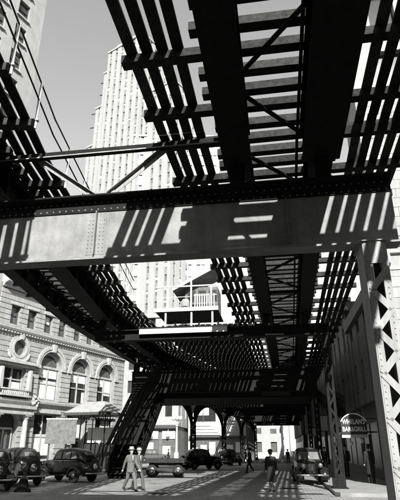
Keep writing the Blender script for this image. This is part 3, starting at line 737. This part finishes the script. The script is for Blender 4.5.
# ------------------------------------------------------------------ right-hand corner building
rb = thing('corner_building', 'pale stone corner building with scroll bracket behind the white lattice column', 'building', (5.1, 23.3, 0))
block(rb, 'wall', 0, 18, 0, 3.4, 5.6, 34, 'rbuild', 4.5, 4.6, 1.5, 2.6, 'fl', first=5.6, seed=12)
m = MB(); m.box(.3, 17.7, .3, 3.3, 0, 5.55); part('shop_core', m, M['dark'], rb)
for i in range(5):
    m = MB(); x = i * 4.4; m.box(x, x + .5, 0, .299, .14, 5.0); part('shop_pier', m, M['dark'], rb)
m = MB(); m.prism([(0, 5.0), (-.1, 5.05), (-.15, 5.4), (-.1, 5.59), (.28, 5.59), (.28, 5.0)], -.05, 18, 'x'); part('shop_cornice', m, M['rbuild'], rb)
m = MB(); m.prism([(.0, 10.4), (-.16, 10.45), (-.2, 10.7), (-.42, 10.85), (-.42, 11.05), (-.05, 11.1)], -.25, 18, 'x'); part('belt_cornice', m, M['stone2'], rb)
m = MB(); m.prism([(.0, 9.6), (-.08, 9.62), (-.08, 9.75), (-.0, 9.8)], -.05, 18, 'x'); part('string_course', m, M['stone2'], rb)
m = MB(); m.prism([(-.02, 9.75), (-.3, 9.9), (-.36, 10.2), (-.3, 10.41), (-.02, 10.41)], .15, .55, 'x'); bevel(part('scroll_bracket', m, M['stone2'], rb), .06, 3)
z = 5.65; k_ = 0
while z < 20:
    if not (9.5 < z < 9.9 or 10.2 < z < 11.1):
        xs = [0.0] + [.9 * j + (.45 if k_ % 2 else 0) + .9 for j in range(9)]
        for xa, xb in zip(xs[:-1], xs[1:]):
            m = MB(); m.box(xa + .006, xb - .006, -.035 - random.uniform(0, .012), -.001, z, min(z + .5, 9.6) if z < 9.6 else z + .5); part('stone_block', m, M['rbuild'], rb)
    z += .52; k_ += 1
# low buildings further along the right, dark under the railway
rl = [(5.1, 26.75, 9, 9.2), (5.1, 36.2, 10, 11), (5.0, 46.6, 14, 13), (4.7, 61, 15, 12), (4.4, 76.5, 18, 14), (3.6, 95, 40, 16)]
rn = ['low brick building with shopfront beside the grill', 'brick building behind the open stairs on the right', 'brick building beyond the open stairs', 'distant brick building on the right of the street', 'far brick building on the right, next to last', 'farthest brick building on the right of the street']
for (x, y, L, h), lb in zip(rl, rn):
    t = thing('brick_building', lb, 'building', (x, y, 0), R(0.4), 'brick buildings along the right side')
    block(t, 'wall', 0, 10, 0, L - .3, 4.2, h, 'brick', 2.4, 3.4, 1.1, 1.8, 'l', first=.8, seed=int(y))
    m = MB(); m.box(.25, 10, .02, L - .32, .1, 4.15); part('shopfront', m, M['dark'], t)
    for i in range(int(L / 2.6)):
        f = MB(); f.box(.17, .245, .5 + i * 2.6, 2.6 + i * 2.6, .7, 3.1); part('shop_window', f, M['glassmid'], t)
# grill sign, lit globes
gs = thing('shop_sign', 'black arched sign with white lettering over the pavement on the right', 'sign', (3.95, 29.5, .14))
m = MB(); arc = [(-.68 + 1.36 * k / 12, 2.95 + .42 * math.sin(math.pi * k / 12) ** .7) for k in range(13)]
for k in range(12): m.prism([(arc[k][0], 2.3), (arc[k + 1][0], 2.3), (arc[k + 1][0], arc[k + 1][1]), (arc[k][0], arc[k][1])], -.06, .06)
part('panel', m, M['sign'], gs)
m = MB()
for k in range(12): m.bar((arc[k][0], -.075, arc[k][1]), (arc[k + 1][0], -.075, arc[k + 1][1]), .03, .05)
part('border', m, M['letter'], gs)
text_obj('lettering', "WHELAN'S", .36, M['letter'], gs, (0, -.072, 2.93), (R(90), 0, 0), width=1.2)
text_obj('lettering', "BAR&GRILL", .34, M['letter'], gs, (0, -.072, 2.55), (R(90), 0, 0), width=1.24)
m = MB(); m.box(-.68, .68, -.02, .02, 2.12, 2.298); part('lower_rail', m, M['stone2'], gs)
m = MB(); m.bar((.68, 0, 3.1), (1.2, 0, 3.1), .05, .05); m.bar((.68, 0, 2.4), (1.2, 0, 2.4), .05, .05); part('bracket', m, M['iron'], gs)
for x in (-.76, .76): m = MB(); m.box(x - .04, x + .04, -.04, .04, .0, 2.3); part('post', m, M['iron'], gs)
for x, lb in ((3.9, 'left'), (4.5, 'right')):
    k = thing('globe_lamp', 'round white globe lamp under the arched sign, the %s one' % lb, 'lamp', (x, 31.0, 2.0 + (x > 4) * .12), 0, 'globe lamps under the sign')
    part('globe', MB().ball((0, 0, 0), .13, 12, 8), M['lamp'], k, smooth=True); part('stem', MB().tube([(0, 0, .1), (0, 0, .5), (.75, 0, .5)], .015, 6), M['iron'], k)
# ------------------------------------------------------------------ street end and the block seen through the arches
ab = thing('shop_building', 'pale building with small windows and shopfronts seen through the first arch', 'building', (-34, 78, 0))
block(ab, 'wall', 0, 18.6, 0, 12, 5.0, 22, 'rbuild', 3.0, 3.6, 1.1, 1.9, 'fr', first=1.4, seed=21)
m = MB(); m.box(.2, 18.4, .3, 11, 0, 4.95); part('shop_core', m, M['boardgrey'], ab)
m = MB(); m.prism([(0, 4.6), (-.5, 4.7), (-.55, 5.0), (0, 5.2)], -.1, 18.6, 'x'); part('shop_cornice', m, M['ironmid'], ab)
for i in range(7):
    x = .3 + i * 2.62
    f = MB(); f.box(x, x + 2.2, .15, .29, .5, 3.1); sh = part('shop_window', f, M['glassmid'], ab)
    f = MB(); f.box(x + .1, x + 2.1, .02, .14, 3.2, 4.3); part('shop_fascia', f, M['blind'], sh)
    f = MB(); f.box(x + .2, x + 1.4, .1, .149, .8, 2.2 + .5 * (i % 2)); part('price_card', f, M['blind'], sh)
    f = MB().ball((x + 1.1, -.5, 3.75), .32, 10, 6); f.tube([(x + 1.1, -.5, 4.05), (x + 1.1, -.2, 4.6)], .03, 6); part('globe_light', f, M['lamp'], sh, smooth=True)
ac = thing('white_corner_block', 'white building with dark square window and sign boards seen through the second arch', 'building', (-15.0, 84, 0), R(-4))
m = MB(); m.box(0, 9.5, .3, 12, 0, 21); part('wall', m, M['white'], ac)
m = MB(); m.box(1.0, 4.6, .2, .298, 6.0, 10.5); wn = part('window', m, M['glass'], ac)
m = MB(); m.box(1.7, 3.5, .12, .198, 6.9, 9.2); part('white_panel', m, M['blind'], wn)
m = MB(); m.box(2.5, 2.62, .1, .119, 6.0, 10.5); part('mullion', m, M['ironmid'], wn)
m = MB(); m.box(.6, 5.4, .1, .298, 3.9, 5.6); sg = part('sign_board', m, M['letter'], ac)
for i in range(3):
    m = MB(); m.box(1.0, 5.0 - .6 * i, .085, .099, 4.15 + i * .5, 4.3 + i * .5); part('faded_line', m, M['boardgrey'], sg)
m = MB(); m.box(.5, 9.2, .15, .297, .2, 3.4); so = part('shopfront', m, M['glassmid'], ac)
for i in range(6):
    m = MB(); m.box(.7 + i * 1.42, 1.7 + i * 1.42, .1, .148, 1.0 + .3 * (i % 2), 2.0 + .4 * (i % 3)); part('price_card', m, M['blind'], so)
for i, (x, z) in enumerate([(6.2, 6.4), (7.9, 6.4), (6.2, 10), (7.9, 10), (1.4, 12.5), (3.4, 12.5), (6.2, 13.6), (7.9, 13.6)]):
    m = MB(); m.box(x, x + .95, .22, .297, z, z + 1.8); wo = part('window', m, M['glassmid'], ac); m = MB(); m.box(x - .1, x + 1.05, .12, .219, z - .15, z - .002); part('sill', m, M['stone2'], wo)
m = MB(); m.box(.3, 9.4, -.5, .29, 3.5, 3.75); part('awning_rail', m, M['ironmid'], ac)
dn = ['white building closing the third arch', 'pale building at the far end of the street, left half', 'white-fronted building at the far end of the street, right half']
for (x, y, wd, h), lb in zip([(-9.5, 112, 9.5, 20), (-9.5, 190, 7, 24), (-2.3, 186, 5, 18)], dn):
    t = thing('distant_building', lb, 'building', (x, y, 0), R(-5)); block(t, 'wall', 0, wd, 0, 10, 0, h, 'white', 3, 3.6, 1.3, 2.0, 'fl', seed=int(h + y), gm='glassmid')
# ------------------------------------------------------------------ ornate street lamp post
sl = thing('ornate_lamp_post', 'ornate pale lamp post standing inside the first arch', 'lamp post', (-13.2, 66, 0))
m = MB().lathe([(.45, 0), (.45, .3), (.32, .4), (.32, 1.2), (.2, 1.4), (.16, 1.6), (.12, 4.4), (.2, 4.5), (.1, 4.7), (.1, 5.1)], 14); part('post', m, M['stone2'], sl, smooth=False)
for sx in (-1, 1):
    m = MB().tube([(0, 0, 4.7), (sx * .3, 0, 4.9), (sx * .45, 0, 5.2)], .05, 8); part('arm', m, M['stone2'], sl)
    part('globe', MB().ball((sx * .45, 0, 5.45), .26, 12, 8), M['lamp'], sl, smooth=True)
m = MB().ball((0, 0, 5.5), .3, 10, 6, (1, 1, 1.4)); part('finial', m, M['stone2'], sl, smooth=True)

# ------------------------------------------------------------------ 1930s sedans (nose toward +x)
def loft(mb, secs, n=20):
    """secs: (x, half width bottom, half width top, z0, z1, power)"""
    base = len(mb.v)
    for x, wb_, wt, z0, z1, pw in secs:
        for k in range(n):
            t = 2 * math.pi * k / n; cz = math.sin(t); cy = math.cos(t)
            e = 2 / pw; yy = math.copysign(abs(cy) ** e, cy); zz = math.copysign(abs(cz) ** e, cz)
            f = (zz + 1) / 2; hw = wb_ + (wt - wb_) * f
            mb.v.append((x, yy * hw, z0 + (z1 - z0) * f))
    for i in range(len(secs) - 1):
        for k in range(n):
            a = base + i * n + k; b = base + i * n + (k + 1) % n; mb.f.append((a, b, b + n, a + n))
    mb.f.append(tuple(base + k for k in range(n))); mb.f.append(tuple(base + (len(secs) - 1) * n + k for k in reversed(range(n))))
def wheel_parts(t, loc, r=.36, w_=.16, side=1, name='wheel'):
    o = MB()
    prof = [(r * .62, -w_ / 2), (r * .9, -w_ / 2), (r, -w_ / 4), (r, w_ / 4), (r * .9, w_ / 2), (r * .62, w_ / 2)]
    o.lathe(prof, 22); o.v = [(x, z, y) for x, y, z in o.v]; wh = part(name, o, M['rubber'], t, loc, smooth=False)
    h = MB(); h.lathe([(r * .6, -.03), (r * .6, .03), (r * .52, .05), (r * .3, .055), (r * .26, .10), (r * .1, .12)], 18)
    h.v = [(x, side * (z + .02), y) for x, y, z in h.v]; part('hubcap', h, M['chrome'], wh, smooth=True)
    return wh
def sedan(label, loc, heading, group='parked 1930s cars', spare='rear', body='carblack'):
    t = thing('sedan', label, 'car', loc, math.atan2(heading[1], heading[0]), group)
    m = MB()
    loft(m, [(1.78, .20, .16, .55, 1.02, 3), (1.70, .30, .22, .45, 1.08, 3.2), (1.2, .38, .30, .42, 1.13, 3.5), (.75, .46, .38, .40, 1.16, 3.5), (.55, .66, .50, .38, 1.18, 4), (.30, .74, .62, .36, 1.22, 5), (-.9, .76, .68, .36, 1.22, 5), (-1.6, .72, .6, .38, 1.15, 4), (-1.95, .62, .42, .45, .98, 3.2), (-2.1, .45, .3, .52, .85, 2.6)])
    bd = part('body', m, M[body], t, smooth=True)
    m = MB(); loft(m, [(.50, .66, .60, 1.05, 1.16, 4), (.42, .70, .58, 1.05, 1.42, 5), (.28, .70, .58, 1.05, 1.64, 5), (.1, .70, .58, 1.05, 1.72, 5), (-.5, .72, .6, 1.05, 1.76, 5), (-1.1, .71, .58, 1.05, 1.72, 4.5), (-1.45, .68, .5, 1.05, 1.58, 4), (-1.72, .62, .42, 1.02, 1.30, 3.5), (-1.85, .55, .35, .95, 1.1, 3)])
    cb = part('cabin', m, M[body], t, smooth=True)
    m = MB(); loft(m, [(.02, .36, .30, 1.60, 1.735, 3), (-.05, .44, .38, 1.60, 1.745, 4), (-.5, .46, .40, 1.60, 1.772, 4), (-.95, .44, .38, 1.60, 1.748, 4), (-1.05, .34, .28, 1.60, 1.738, 3)]); part('roof_insert', m, M['roofcloth'], cb, smooth=True)
    for sy in (-1, 1):
        for x0, x1 in ((-.22, .22), (-.88, -.32), (-1.38, -.98)):
            y_a, y_b = .712, .652
            q = MB(); q.add([(x0, sy * (y_a - .005), 1.2), (x1, sy * (y_a - .005), 1.2), (x1 - (.06 if x1 > 0 else 0), sy * (y_b - .003), 1.56), (x0 + (.12 if x0 < -1.2 else 0), sy * (y_b - .003), 1.56), (x0, sy * (y_a + .014), 1.2), (x1, sy * (y_a + .014), 1.2), (x1 - (.06 if x1 > 0 else 0), sy * (y_b + .016), 1.56), (x0 + (.12 if x0 < -1.2 else 0), sy * (y_b + .016), 1.56)], [(0, 1, 2, 3), (4, 5, 6, 7), (0, 4, 5, 1), (1, 5, 6, 2), (2, 6, 7, 3), (3, 7, 4, 0)])
            part('side_window', q, M['carglass'], cb)
        q = MB(); q.box(-1.5, .5, sy * .745 - .012, sy * .745 + .012, 1.10, 1.125); part('belt_moulding', q, M['chrome'], t)
        q = MB(); q.box(-.34, -.18, sy * .79 - .012, sy * .79 + .012, 1.03, 1.055); part('door_handle', q, M['chrome'], t)
        # fenders: arched crown swept over each wheel
        for xc, front in ((1.22, 1), (-1.28, 0)):
            q = MB(); n = 9; ring = []
            for k in range(n + 1):
                a = R(-12 + (204 if front else 190) * k / n); rr = .47
                x = xc + rr * math.cos(a) * (1.0 if not (front and k > 6) else 1.0 + .25 * (k - 6)); z = .36 + rr * math.sin(a)
                if front and k > 6: z = max(z, .40 - .02 * (k - 6))
                ring.append((x, z))
            prof = [(.40, -.05), (.48, .0), (.66, .03), (.80, .0), (.86, -.07), (.87, -.12)]
            base = len(q.v)
            for i, (x, z) in enumerate(ring):
                nx, nz = x - xc, z - .30; ln = math.hypot(nx, nz)
                for yy, off in prof: q.v.append((x + nx / ln * off, sy * yy, z + nz / ln * off))
            k6 = len(prof)
            for i in range(len(ring) - 1):
                for j in range(k6 - 1): a = base + i * k6 + j; q.f.append((a, a + 1, a + 1 + k6, a + k6))
            fo = part('fender', q, M[body], t, smooth=True); sm = fo.modifiers.new('thickness', 'SOLIDIFY'); sm.thickness = .02
        q = MB(); q.box(-.85, .72, sy * .66 - (.0 if sy > 0 else .18), sy * .66 + (.18 if sy > 0 else 0), .36, .41); part('running_board', q, M['rubber'], t)
        for xc in (1.22, -1.28): wheel_parts(t, (xc, sy * .70, .36), side=sy)
        q = MB(); q.lathe([(.03, -.26), (.09, -.2), (.125, -.06), (.13, 0), (.12, .02), (.02, .035)], 16); q.v = [(1.58 + z, sy * .46 + x, .92 + y) for x, y, z in q.v]; hl = part('headlight', q, M[body], t, smooth=True)
        q = MB(); q.lathe([(.118, .0), (.09, .03), (.01, .045)], 16); q.v = [(1.592 + z, sy * .46 + x, .92 + y) for x, y, z in q.v]; part('lens', q, M['farglass'], hl, smooth=True)
        q = MB(); q.ball((-2.02, sy * .6, .75), .05, 8, 5); part('tail_light', q, M['chrome'], t, smooth=True)
        for x in (1.95, -2.25): q = MB(); q.box(min(x, x * .85), max(x, x * .85), sy * .4 - .025, sy * .4 + .025, .46, .5); part('bumper_iron', q, M['iron'], t)
    for sy in (-1, 1):
        q = MB(); q.add([(.535, sy * .02, 1.19), (.535, sy * .55, 1.19), (.375, sy * .50, 1.55), (.375, sy * .02, 1.55), (.50, sy * .02, 1.18), (.50, sy * .55, 1.18), (.34, sy * .50, 1.54), (.34, sy * .02, 1.54)], [(0, 1, 2, 3), (7, 6, 5, 4), (0, 4, 5, 1), (1, 5, 6, 2), (2, 6, 7, 3), (3, 7, 4, 0)]); part('windscreen', q, M['carglass'], cb)
    q = MB(); q.add([(-1.66, -.28, 1.38), (-1.66, .28, 1.38), (-1.54, .26, 1.56), (-1.54, -.26, 1.56), (-1.6, -.28, 1.36), (-1.6, .28, 1.36), (-1.48, .26, 1.54), (-1.48, -.26, 1.54)], [(0, 1, 2, 3), (7, 6, 5, 4), (0, 4, 5, 1), (1, 5, 6, 2), (2, 6, 7, 3), (3, 7, 4, 0)]); part('rear_window', q, M['carglass'], cb)
    gr = MB(); gr.prism([(-.17, .5), (.17, .5), (.2, .95), (.12, 1.06), (-.12, 1.06), (-.2, .95)], 1.76, 1.80, 'x'); go = part('grille', gr, M['dark'], t)
    for k in range(7):
        q = MB(); y = -.15 + k * .05; q.box(1.801, 1.815, y - .008, y + .008, .52, 1.0); part('grille_bar', q, M['chrome'], go)
    for x, nm in ((1.96, 'bumper'), (-2.26, 'bumper')):
        q = MB(); q.tube([(x * .96, -.78, .48), (x, -.5, .48), (x * 1.01, 0, .48), (x, .5, .48), (x * .96, .78, .48)], .04, 8); part(nm, q, M['chrome'], t, smooth=True)
    q = MB(); q.box(-2.32, -2.305, -.62, -.32, .55, .68); part('number_plate', q, M['boardgrey'], t)
    q = MB(); q.box(2.0, 2.015, -.15, .15, .52, .64); part('number_plate', q, M['boardgrey'], t)
    if spare == 'rear':
        wh = wheel_parts(t, (-2.08, 0, .86), .34, .14, 1, 'spare_wheel'); wh.rotation_euler = (R(0), R(0), R(90))
    return t
sedan('black sedan seen side-on in front of the grey panel and kiosk', (-12.1, 28.9, 0), (-.93, .37))
sedan('dark car second from the left edge, half hidden between two others', (-13.6, 25.7, 0), (-.8, .6), body='cardark')
sedan('black car cut off by the left edge of the picture', (-13.3, 22.6, 0), (-.7, .72))
sedan('dark sedan parked beside the first arcade column under the railway', (-7.3, 48.6, 0), (.75, .66))
sedan('dark sedan facing the camera at the right kerb, chrome bumper in front', (1.35, 29.5, 0), (.05, -1))
sedan('dark car parked far back under the arcade, right of the second column', (-5.9, 60.5, 0), (.3, .95))
sedan('pale-lit car by the shopfronts beyond the first arch', (-17.2, 71.0, 0), (1, .05), body='ironmid')
# flat-bed wagon beside the couple
wg = thing('flatbed_wagon', 'low dark flat-bed wagon just right of the walking couple', 'wagon', (-7.7, 35.0, 0), R(8))
m = MB()
for i in range(8):
    q = MB(); q.box(-1.25, 1.25, -.9 + i * .225, -.69 + i * .225, 1.05, 1.10); part('plank', q, M['wood'], wg)
m = MB(); m.box(-1.27, 1.27, -.95, -.905, .88, 1.12); m.box(-1.27, 1.27, .905, .95, .88, 1.12); part('side_rail', m, M['wood'], wg)
m = MB(); m.box(-1.1, 1.1, -.3, -.2, .7, 1.045); m.box(-1.1, 1.1, .2, .3, .7, 1.045); m.box(-1.2, 1.2, -.85, .85, .3, .55); part('chassis', m, M['dark'], wg)
for x in (-.85, .85):
    for sy in (-1, 1): wheel_parts(wg, (x, sy * .8, .38), .38, .14, sy)
# traffic stanchion
st = thing('traffic_stanchion', 'dark bell-shaped street stanchion near the bottom left corner', 'stanchion', (-10.9, 21.6, 0))
m = MB().lathe([(.34, 0), (.34, .08), (.26, .16), (.16, .5), (.06, .62)], 16); part('base', m, M['iron'], st, smooth=False)
m = MB().lathe([(.05, .6), (.05, .8), (.12, .85), (.12, 1.0), (.04, 1.05)], 12); part('head', m, M['ironmid'], st)

# ------------------------------------------------------------------ people
def limb(mb, pts, rads, n=12):
    mb.tube(pts, rads, n)
    for p, r in zip(pts, rads): mb.ball(p, r * .99, n, 8)
def remesh(o, vox=.012, smooth=4):
    r = o.modifiers.new('skin', 'REMESH'); r.mode = 'VOXEL'; r.voxel_size = vox; r.use_smooth_shade = True
    s = o.modifiers.new('smooth', 'SMOOTH'); s.iterations = smooth; s.factor = .5
def hand(mb, wr, d, side):
    d = Vector(d).normalized(); s = Vector((0, 1, 0)); s = (s - d * s.dot(d)).normalized(); nrm = d.cross(s)
    wr = Vector(wr); k = wr + d * .085
    mb.tube([wr, wr + d * .04, k], [.026, .036, .036], 8)
    for i, L in enumerate((.062, .072, .066, .05)):
        b = k + s * (-.027 + .018 * i); mb.tube([b - d * .02, b + d * L * .5, b + d * L * .85 + nrm * .018 * side], [.0095, .009, .008], 6)
    b = wr + d * .03 + s * -.034; mb.tube([b, b + d * .035 - s * .022, b + d * .065 - s * .024], [.011, .010, .009], 6)
def person(label, loc, facing, H=1.72, stride=.25, arms=((.12, .0), (-.1, .0)), coat='cloth_d', legs='cloth_d', hat='fedora', long_coat=False, skirt=False, lean=.0, bend=(.15, .25), hatm='cloth_d'):
    """local +x is forward, +y left; H standing height"""
    t = thing('person', label, 'person', loc, math.atan2(facing[1], facing[0])); k = H / 1.74
    V = lambda x, y, z: Vector((x * k, y * k, z * k))
    hipz = .92 - abs(stride) * .12
    hip = V(0, 0, hipz); chest = V(lean * .35, 0, 1.30 - abs(stride) * .1); neck = V(lean * .5, 0, 1.47 - abs(stride) * .1); head = V(lean * .55 + .015, 0, 1.62 - abs(stride) * .1)
    b = MB(); cl = MB(); tr = MB(); shoes = MB()
    b.ball(V(lean * .15, 0, 1.05), .15 * k, 12, 8, (.75, 1.05, 1.4)); b.ball(chest, .17 * k, 12, 8, (.72, 1.05, 1.15)); b.ball(hip, .155 * k, 12, 8, (.8, 1.05, .8))
    limb(b, [neck - V(0, 0, .06), neck + V(.01, 0, .06)], [.055 * k, .05 * k])
    b.ball(head + V(0, 0, .02), .098 * k, 16, 12, (1.0, .82, 1.12)); b.ball(head + V(.025, 0, -.06), .06 * k, 12, 8, (1, .85, .95))       # skull and jaw
    b.tube([head + V(.085, 0, .03), head + V(.118, 0, -.015), head + V(.09, 0, -.03)], [.010 * k, .016 * k, .010 * k], 6)             # nose
    b.tube([head + V(.078, -.022, -.062), head + V(.092, 0, -.06), head + V(.078, .022, -.062)], [.007 * k, .010 * k, .007 * k], 6)   # lips
    for sy in (-1, 1):
        b.ball(head + V(-.01, sy * .082, .0), .026 * k, 8, 6, (.8, .4, 1.3))
    cl.ball(chest + V(0, 0, -.02), .19 * k, 14, 10, (.78, 1.08, 1.2)); cl.ball(V(lean * .15, 0, 1.05), .17 * k, 14, 10, (.82, 1.05, 1.3)); cl.ball(hip, .175 * k, 14, 10, (.85, 1.02, .9))
    cl.tube([neck - V(0, 0, .09), neck - V(0, 0, .0)], [.09 * k, .068 * k], 12)
    if long_coat: cl.tube([hip + V(0, 0, .12), hip - V(0, 0, .1), hip - V(.0, 0, .50)], [.17 * k, .19 * k, (.24 if skirt else .225) * k], 16)
    else: cl.tube([hip + V(0, 0, .1), hip - V(0, 0, .16)], [.168 * k, .185 * k], 16)
    for i, sy in enumerate((1, -1)):
        sgn = 1 if i == 0 else -1; f = stride * sgn
        hj = hip + V(0, sy * .09, -.03); foot = V(f * 1.25, sy * .09, .085 + (.06 if f < 0 and stride > .15 else 0)); mid = (hj + foot) / 2 + V(.05 + bend[i] * .12, 0, 0)
        limb(b, [hj, mid, foot], [.085 * k, .058 * k, .042 * k])
        limb(tr, [hj, mid, foot + V(0, 0, .03)], [(.1 if not skirt else .075) * k, (.078 if not skirt else .055) * k, (.068 if not skirt else .04) * k])
        tilt = -.05 if (f < 0 and stride > .15) else 0
        limb(b, [foot + V(-.02, 0, -.05), foot + V(.13, 0, -.055 + tilt * .6)], [.034 * k, .026 * k])
        shoes = MB(); shoes.tube([foot + V(-.055, 0, -.03), foot + V(.0, 0, -.035), foot + V(.10, 0, -.05 + tilt * .6), foot + V(.175, 0, -.058 + tilt)], [.04 * k, .046 * k, .040 * k, .02 * k], 10); part('shoe', shoes, M['leather'], t, smooth=True)
        sh = V(lean * .42, sy * .185, 1.41 - abs(stride) * .1); ax, ay = arms[i]
        el = sh + V(ax * .7 - .03, sy * (.015 + ay * .2), -.28); wr = el + V(ax * .9 + .07, -sy * .01 + ay * .2 * sy, -.235)
        limb(b, [sh, el, wr], [.05 * k, .04 * k, .028 * k]); hand(b, wr, wr - el, sy)
        limb(cl, [sh + V(0, -sy * .03, 0), sh + V(0, sy * .01, -.03), el, wr + (el - wr) * .08], [.08 * k, .072 * k, .06 * k, .05 * k])
    bo_ = part('body', b, M['skin'], t); remesh(bo_, .0095, 2)
    c_ = part('coat', cl, M[coat], t); remesh(c_, .018, 6)
    r_ = part('stockings' if skirt else 'trousers', tr, M[legs], t); remesh(r_, .016, 4)
    sv = MB(); fx = chest.x + .142 * k; sv.add([(fx - .015, -.055 * k, chest.z + .15 * k), (fx - .015, .055 * k, chest.z + .15 * k), (fx + .012, 0, chest.z - .08 * k), (fx - .05, -.055 * k, chest.z + .15 * k), (fx - .05, .055 * k, chest.z + .15 * k), (fx - .03, 0, chest.z - .08 * k)], [(0, 1, 2), (5, 4, 3), (0, 3, 4, 1), (1, 4, 5, 2), (2, 5, 3, 0)])
    if not long_coat:
        part('shirt_front', sv, M['white_cloth'], t)
        for sy in (-1, 1):
            lp = MB(); lp.add([(fx + .003, sy * .03 * k, chest.z + .17 * k), (fx - .01, sy * .085 * k, chest.z + .13 * k), (fx + .012, sy * .075 * k, chest.z + .06 * k), (fx + .03, sy * .004, chest.z - .11 * k)], [(0, 1, 2, 3)]); lo = part('lapel', lp, M[coat], t); sm = lo.modifiers.new('thickness', 'SOLIDIFY'); sm.thickness = .012
    for sy in (-1, 1):
        e = MB().ball(head + V(.083, sy * .032, .022), .008 * k, 8, 6); part('eye', e, M['hair'], t, smooth=True)
    hr = MB(); hr.ball(head + V(-.02, 0, .035), .104 * k, 14, 10, (.95, .86, 1.05)); hr.v = [(x, y, z) if x < head.x + .045 * k or z > head.z + .09 * k else (head.x + .045 * k, y * .9, z) for x, y, z in hr.v]; part('hair', hr, M['hair'], t, smooth=True)
    ht = MB(); hc = head + V(-.005, 0, .075)
    if hat == 'fedora': ht.lathe([(.165 * k, .0), (.17 * k, .012), (.105 * k, .018), (.102 * k, .09), (.085 * k, .125), (.03 * k, .115)], 18, tuple(hc))
    else: ht.lathe([(.125 * k, -.03), (.12 * k, .03), (.10 * k, .075), (.05 * k, .1), (.01 * k, .105)], 18, tuple(hc))
    part('hat', ht, M[hatm], t, smooth=True)
    return t
person('man in pale suit and hat walking in sunlight, front of the couple', (-6.62, 22.9, 0), (.72, -.65), 1.74, .27, ((.2, .1), (-.18, .1)), 'cloth_m', 'cloth_m', hatm='cloth_l')
person('figure in grey coat and pale cap walking close behind the man in the pale suit', (-6.38, 23.3, 0), (.75, -.6), 1.72, .24, ((-.15, .1), (.18, .1)), 'cloth_m2', 'cloth_m2', hat='cloche', hatm='cloth_l')
person('woman in long dark coat and close hat seen from behind mid-street', (-.52, 23.6, 0), (.05, 1), 1.64, .10, ((.05, .15), (.04, .15)), 'cloth_d', 'cloth_d', hat='cloche', long_coat=True, skirt=True)
person('distant man in dark suit striding before the last arches', (-2.55, 42, 0), (-.9, -.4), 1.76, .24, ((.15, .1), (-.14, .1)), 'cloth_d', 'cloth_d')
person('man in dark coat standing under the arched sign', (3.75, 33.0, .14), (-.3, -.95), 1.74, .06, ((.05, .1), (.05, .1)), 'cloth_d', 'cloth_d')
person('dark figure on the pavement beside the white lattice column', (4.25, 27.5, .14), (-.2, 1), 1.72, .08, ((.05, .1), (.02, .1)), 'cloth_d', 'cloth_d', long_coat=True)
# slack wire running down beside the corner building
m = MB(); pts = [(3.2 + .012 * k, 14.0 + k * .36, 9.3 - .02 * k - .35 * math.sin(math.pi * k / 24)) for k in range(25)]
wr_ = part('overhead_wire', MB().tube(pts, .018, 6), M['iron'], None, smooth=True); tag(wr_, 'thin dark wire slanting across the pale corner building', 'wire')

# ------------------------------------------------------------------ unseen brick blocks behind the camera, added to cut sky light
for lb, x, y, wd, L, h, f in [('unseen dark brick block on the left behind the camera, added to cut sky light', -48, -70, 20, 62, 38, 'r'), ('unseen dark brick block on the right behind the camera, added to cut sky light', 13, -60, 20, 64, 20, 'l'), ('unseen dark brick block far behind the camera, added to cut sky light', -28, -100, 41, 20, 42, 'b')]:
    t = thing('unseen_brick_block', lb, 'building', (x, y, 0), 0, 'unseen brick blocks behind the camera')
    block(t, 'wall', 0, wd, 0, L, 0, h, 'brick', 3, 3.8, 1.4, 2.0, f, first=1.5, seed=int(h))

for lb, x, y in [('round iron manhole cover in the sunny patch of road', -5.0, 21.6), ('round iron manhole cover in the shaded road before the sedan at the right kerb', .2, 25.5)]:
    k = thing('manhole_cover', lb, 'manhole cover', (x, y, .006), 0, 'manhole covers'); part('frame', MB().lathe([(.42, 0), (.42, .012), (.36, .012)], 24), M['ironmid'], k); part('lid', MB().lathe([(.35, .0), (.35, .016), (.2, .02), (.02, .018)], 24), M['iron'], k)

# ------------------------------------------------------------------ passers-by far down the street
for lb, x, y, f, c in [('tiny distant figure in dark coat by the shopfronts under the first arch', -15.2, 70.5, (1, .1), 'cloth_d'), ('tiny distant figure in grey under the second arch', -9.4, 68.0, (-1, .2), 'cloth_m2'), ('tiny distant figure in dark clothes near the street end', .7, 70.0, (.2, -1), 'cloth_d'), ('distant figure in dark coat crossing under the third arch', -5.0, 74.0, (-1, -.3), 'cloth_d'), ('distant figure on the right pavement beyond the parked sedan', 3.6, 47.0, (0, -1), 'cloth_m2')]:
    person(lb, (x, y, .145 if x > 3 else 0), f, 1.7, .2, ((.12, .1), (-.12, .1)), c, c)
for lb, x, y, z, h in [('small hanging shop sign on the right, beyond the arched sign', 4.2, 39.0, 3.1, .8), ('narrow vertical shop sign far down the right pavement', 4.1, 52.0, 3.3, 1.5), ('pale hanging sign far down the right pavement', 3.9, 66.0, 3.2, 1.0)]:
    k = thing('hanging_sign', lb, 'sign', (x, y, z), 0, 'hanging signs along the right pavement'); part('panel', MB().box(-.5, .5, -.04, .04, 0, h), M['boardgrey'], k); part('face_panel', MB().box(-.42, .42, -.055, -.042, .08, h - .08), M['blind'], k); part('bracket', MB().box(-.5, .9, -.02, .02, h + .002, h + .05), M['iron'], k)
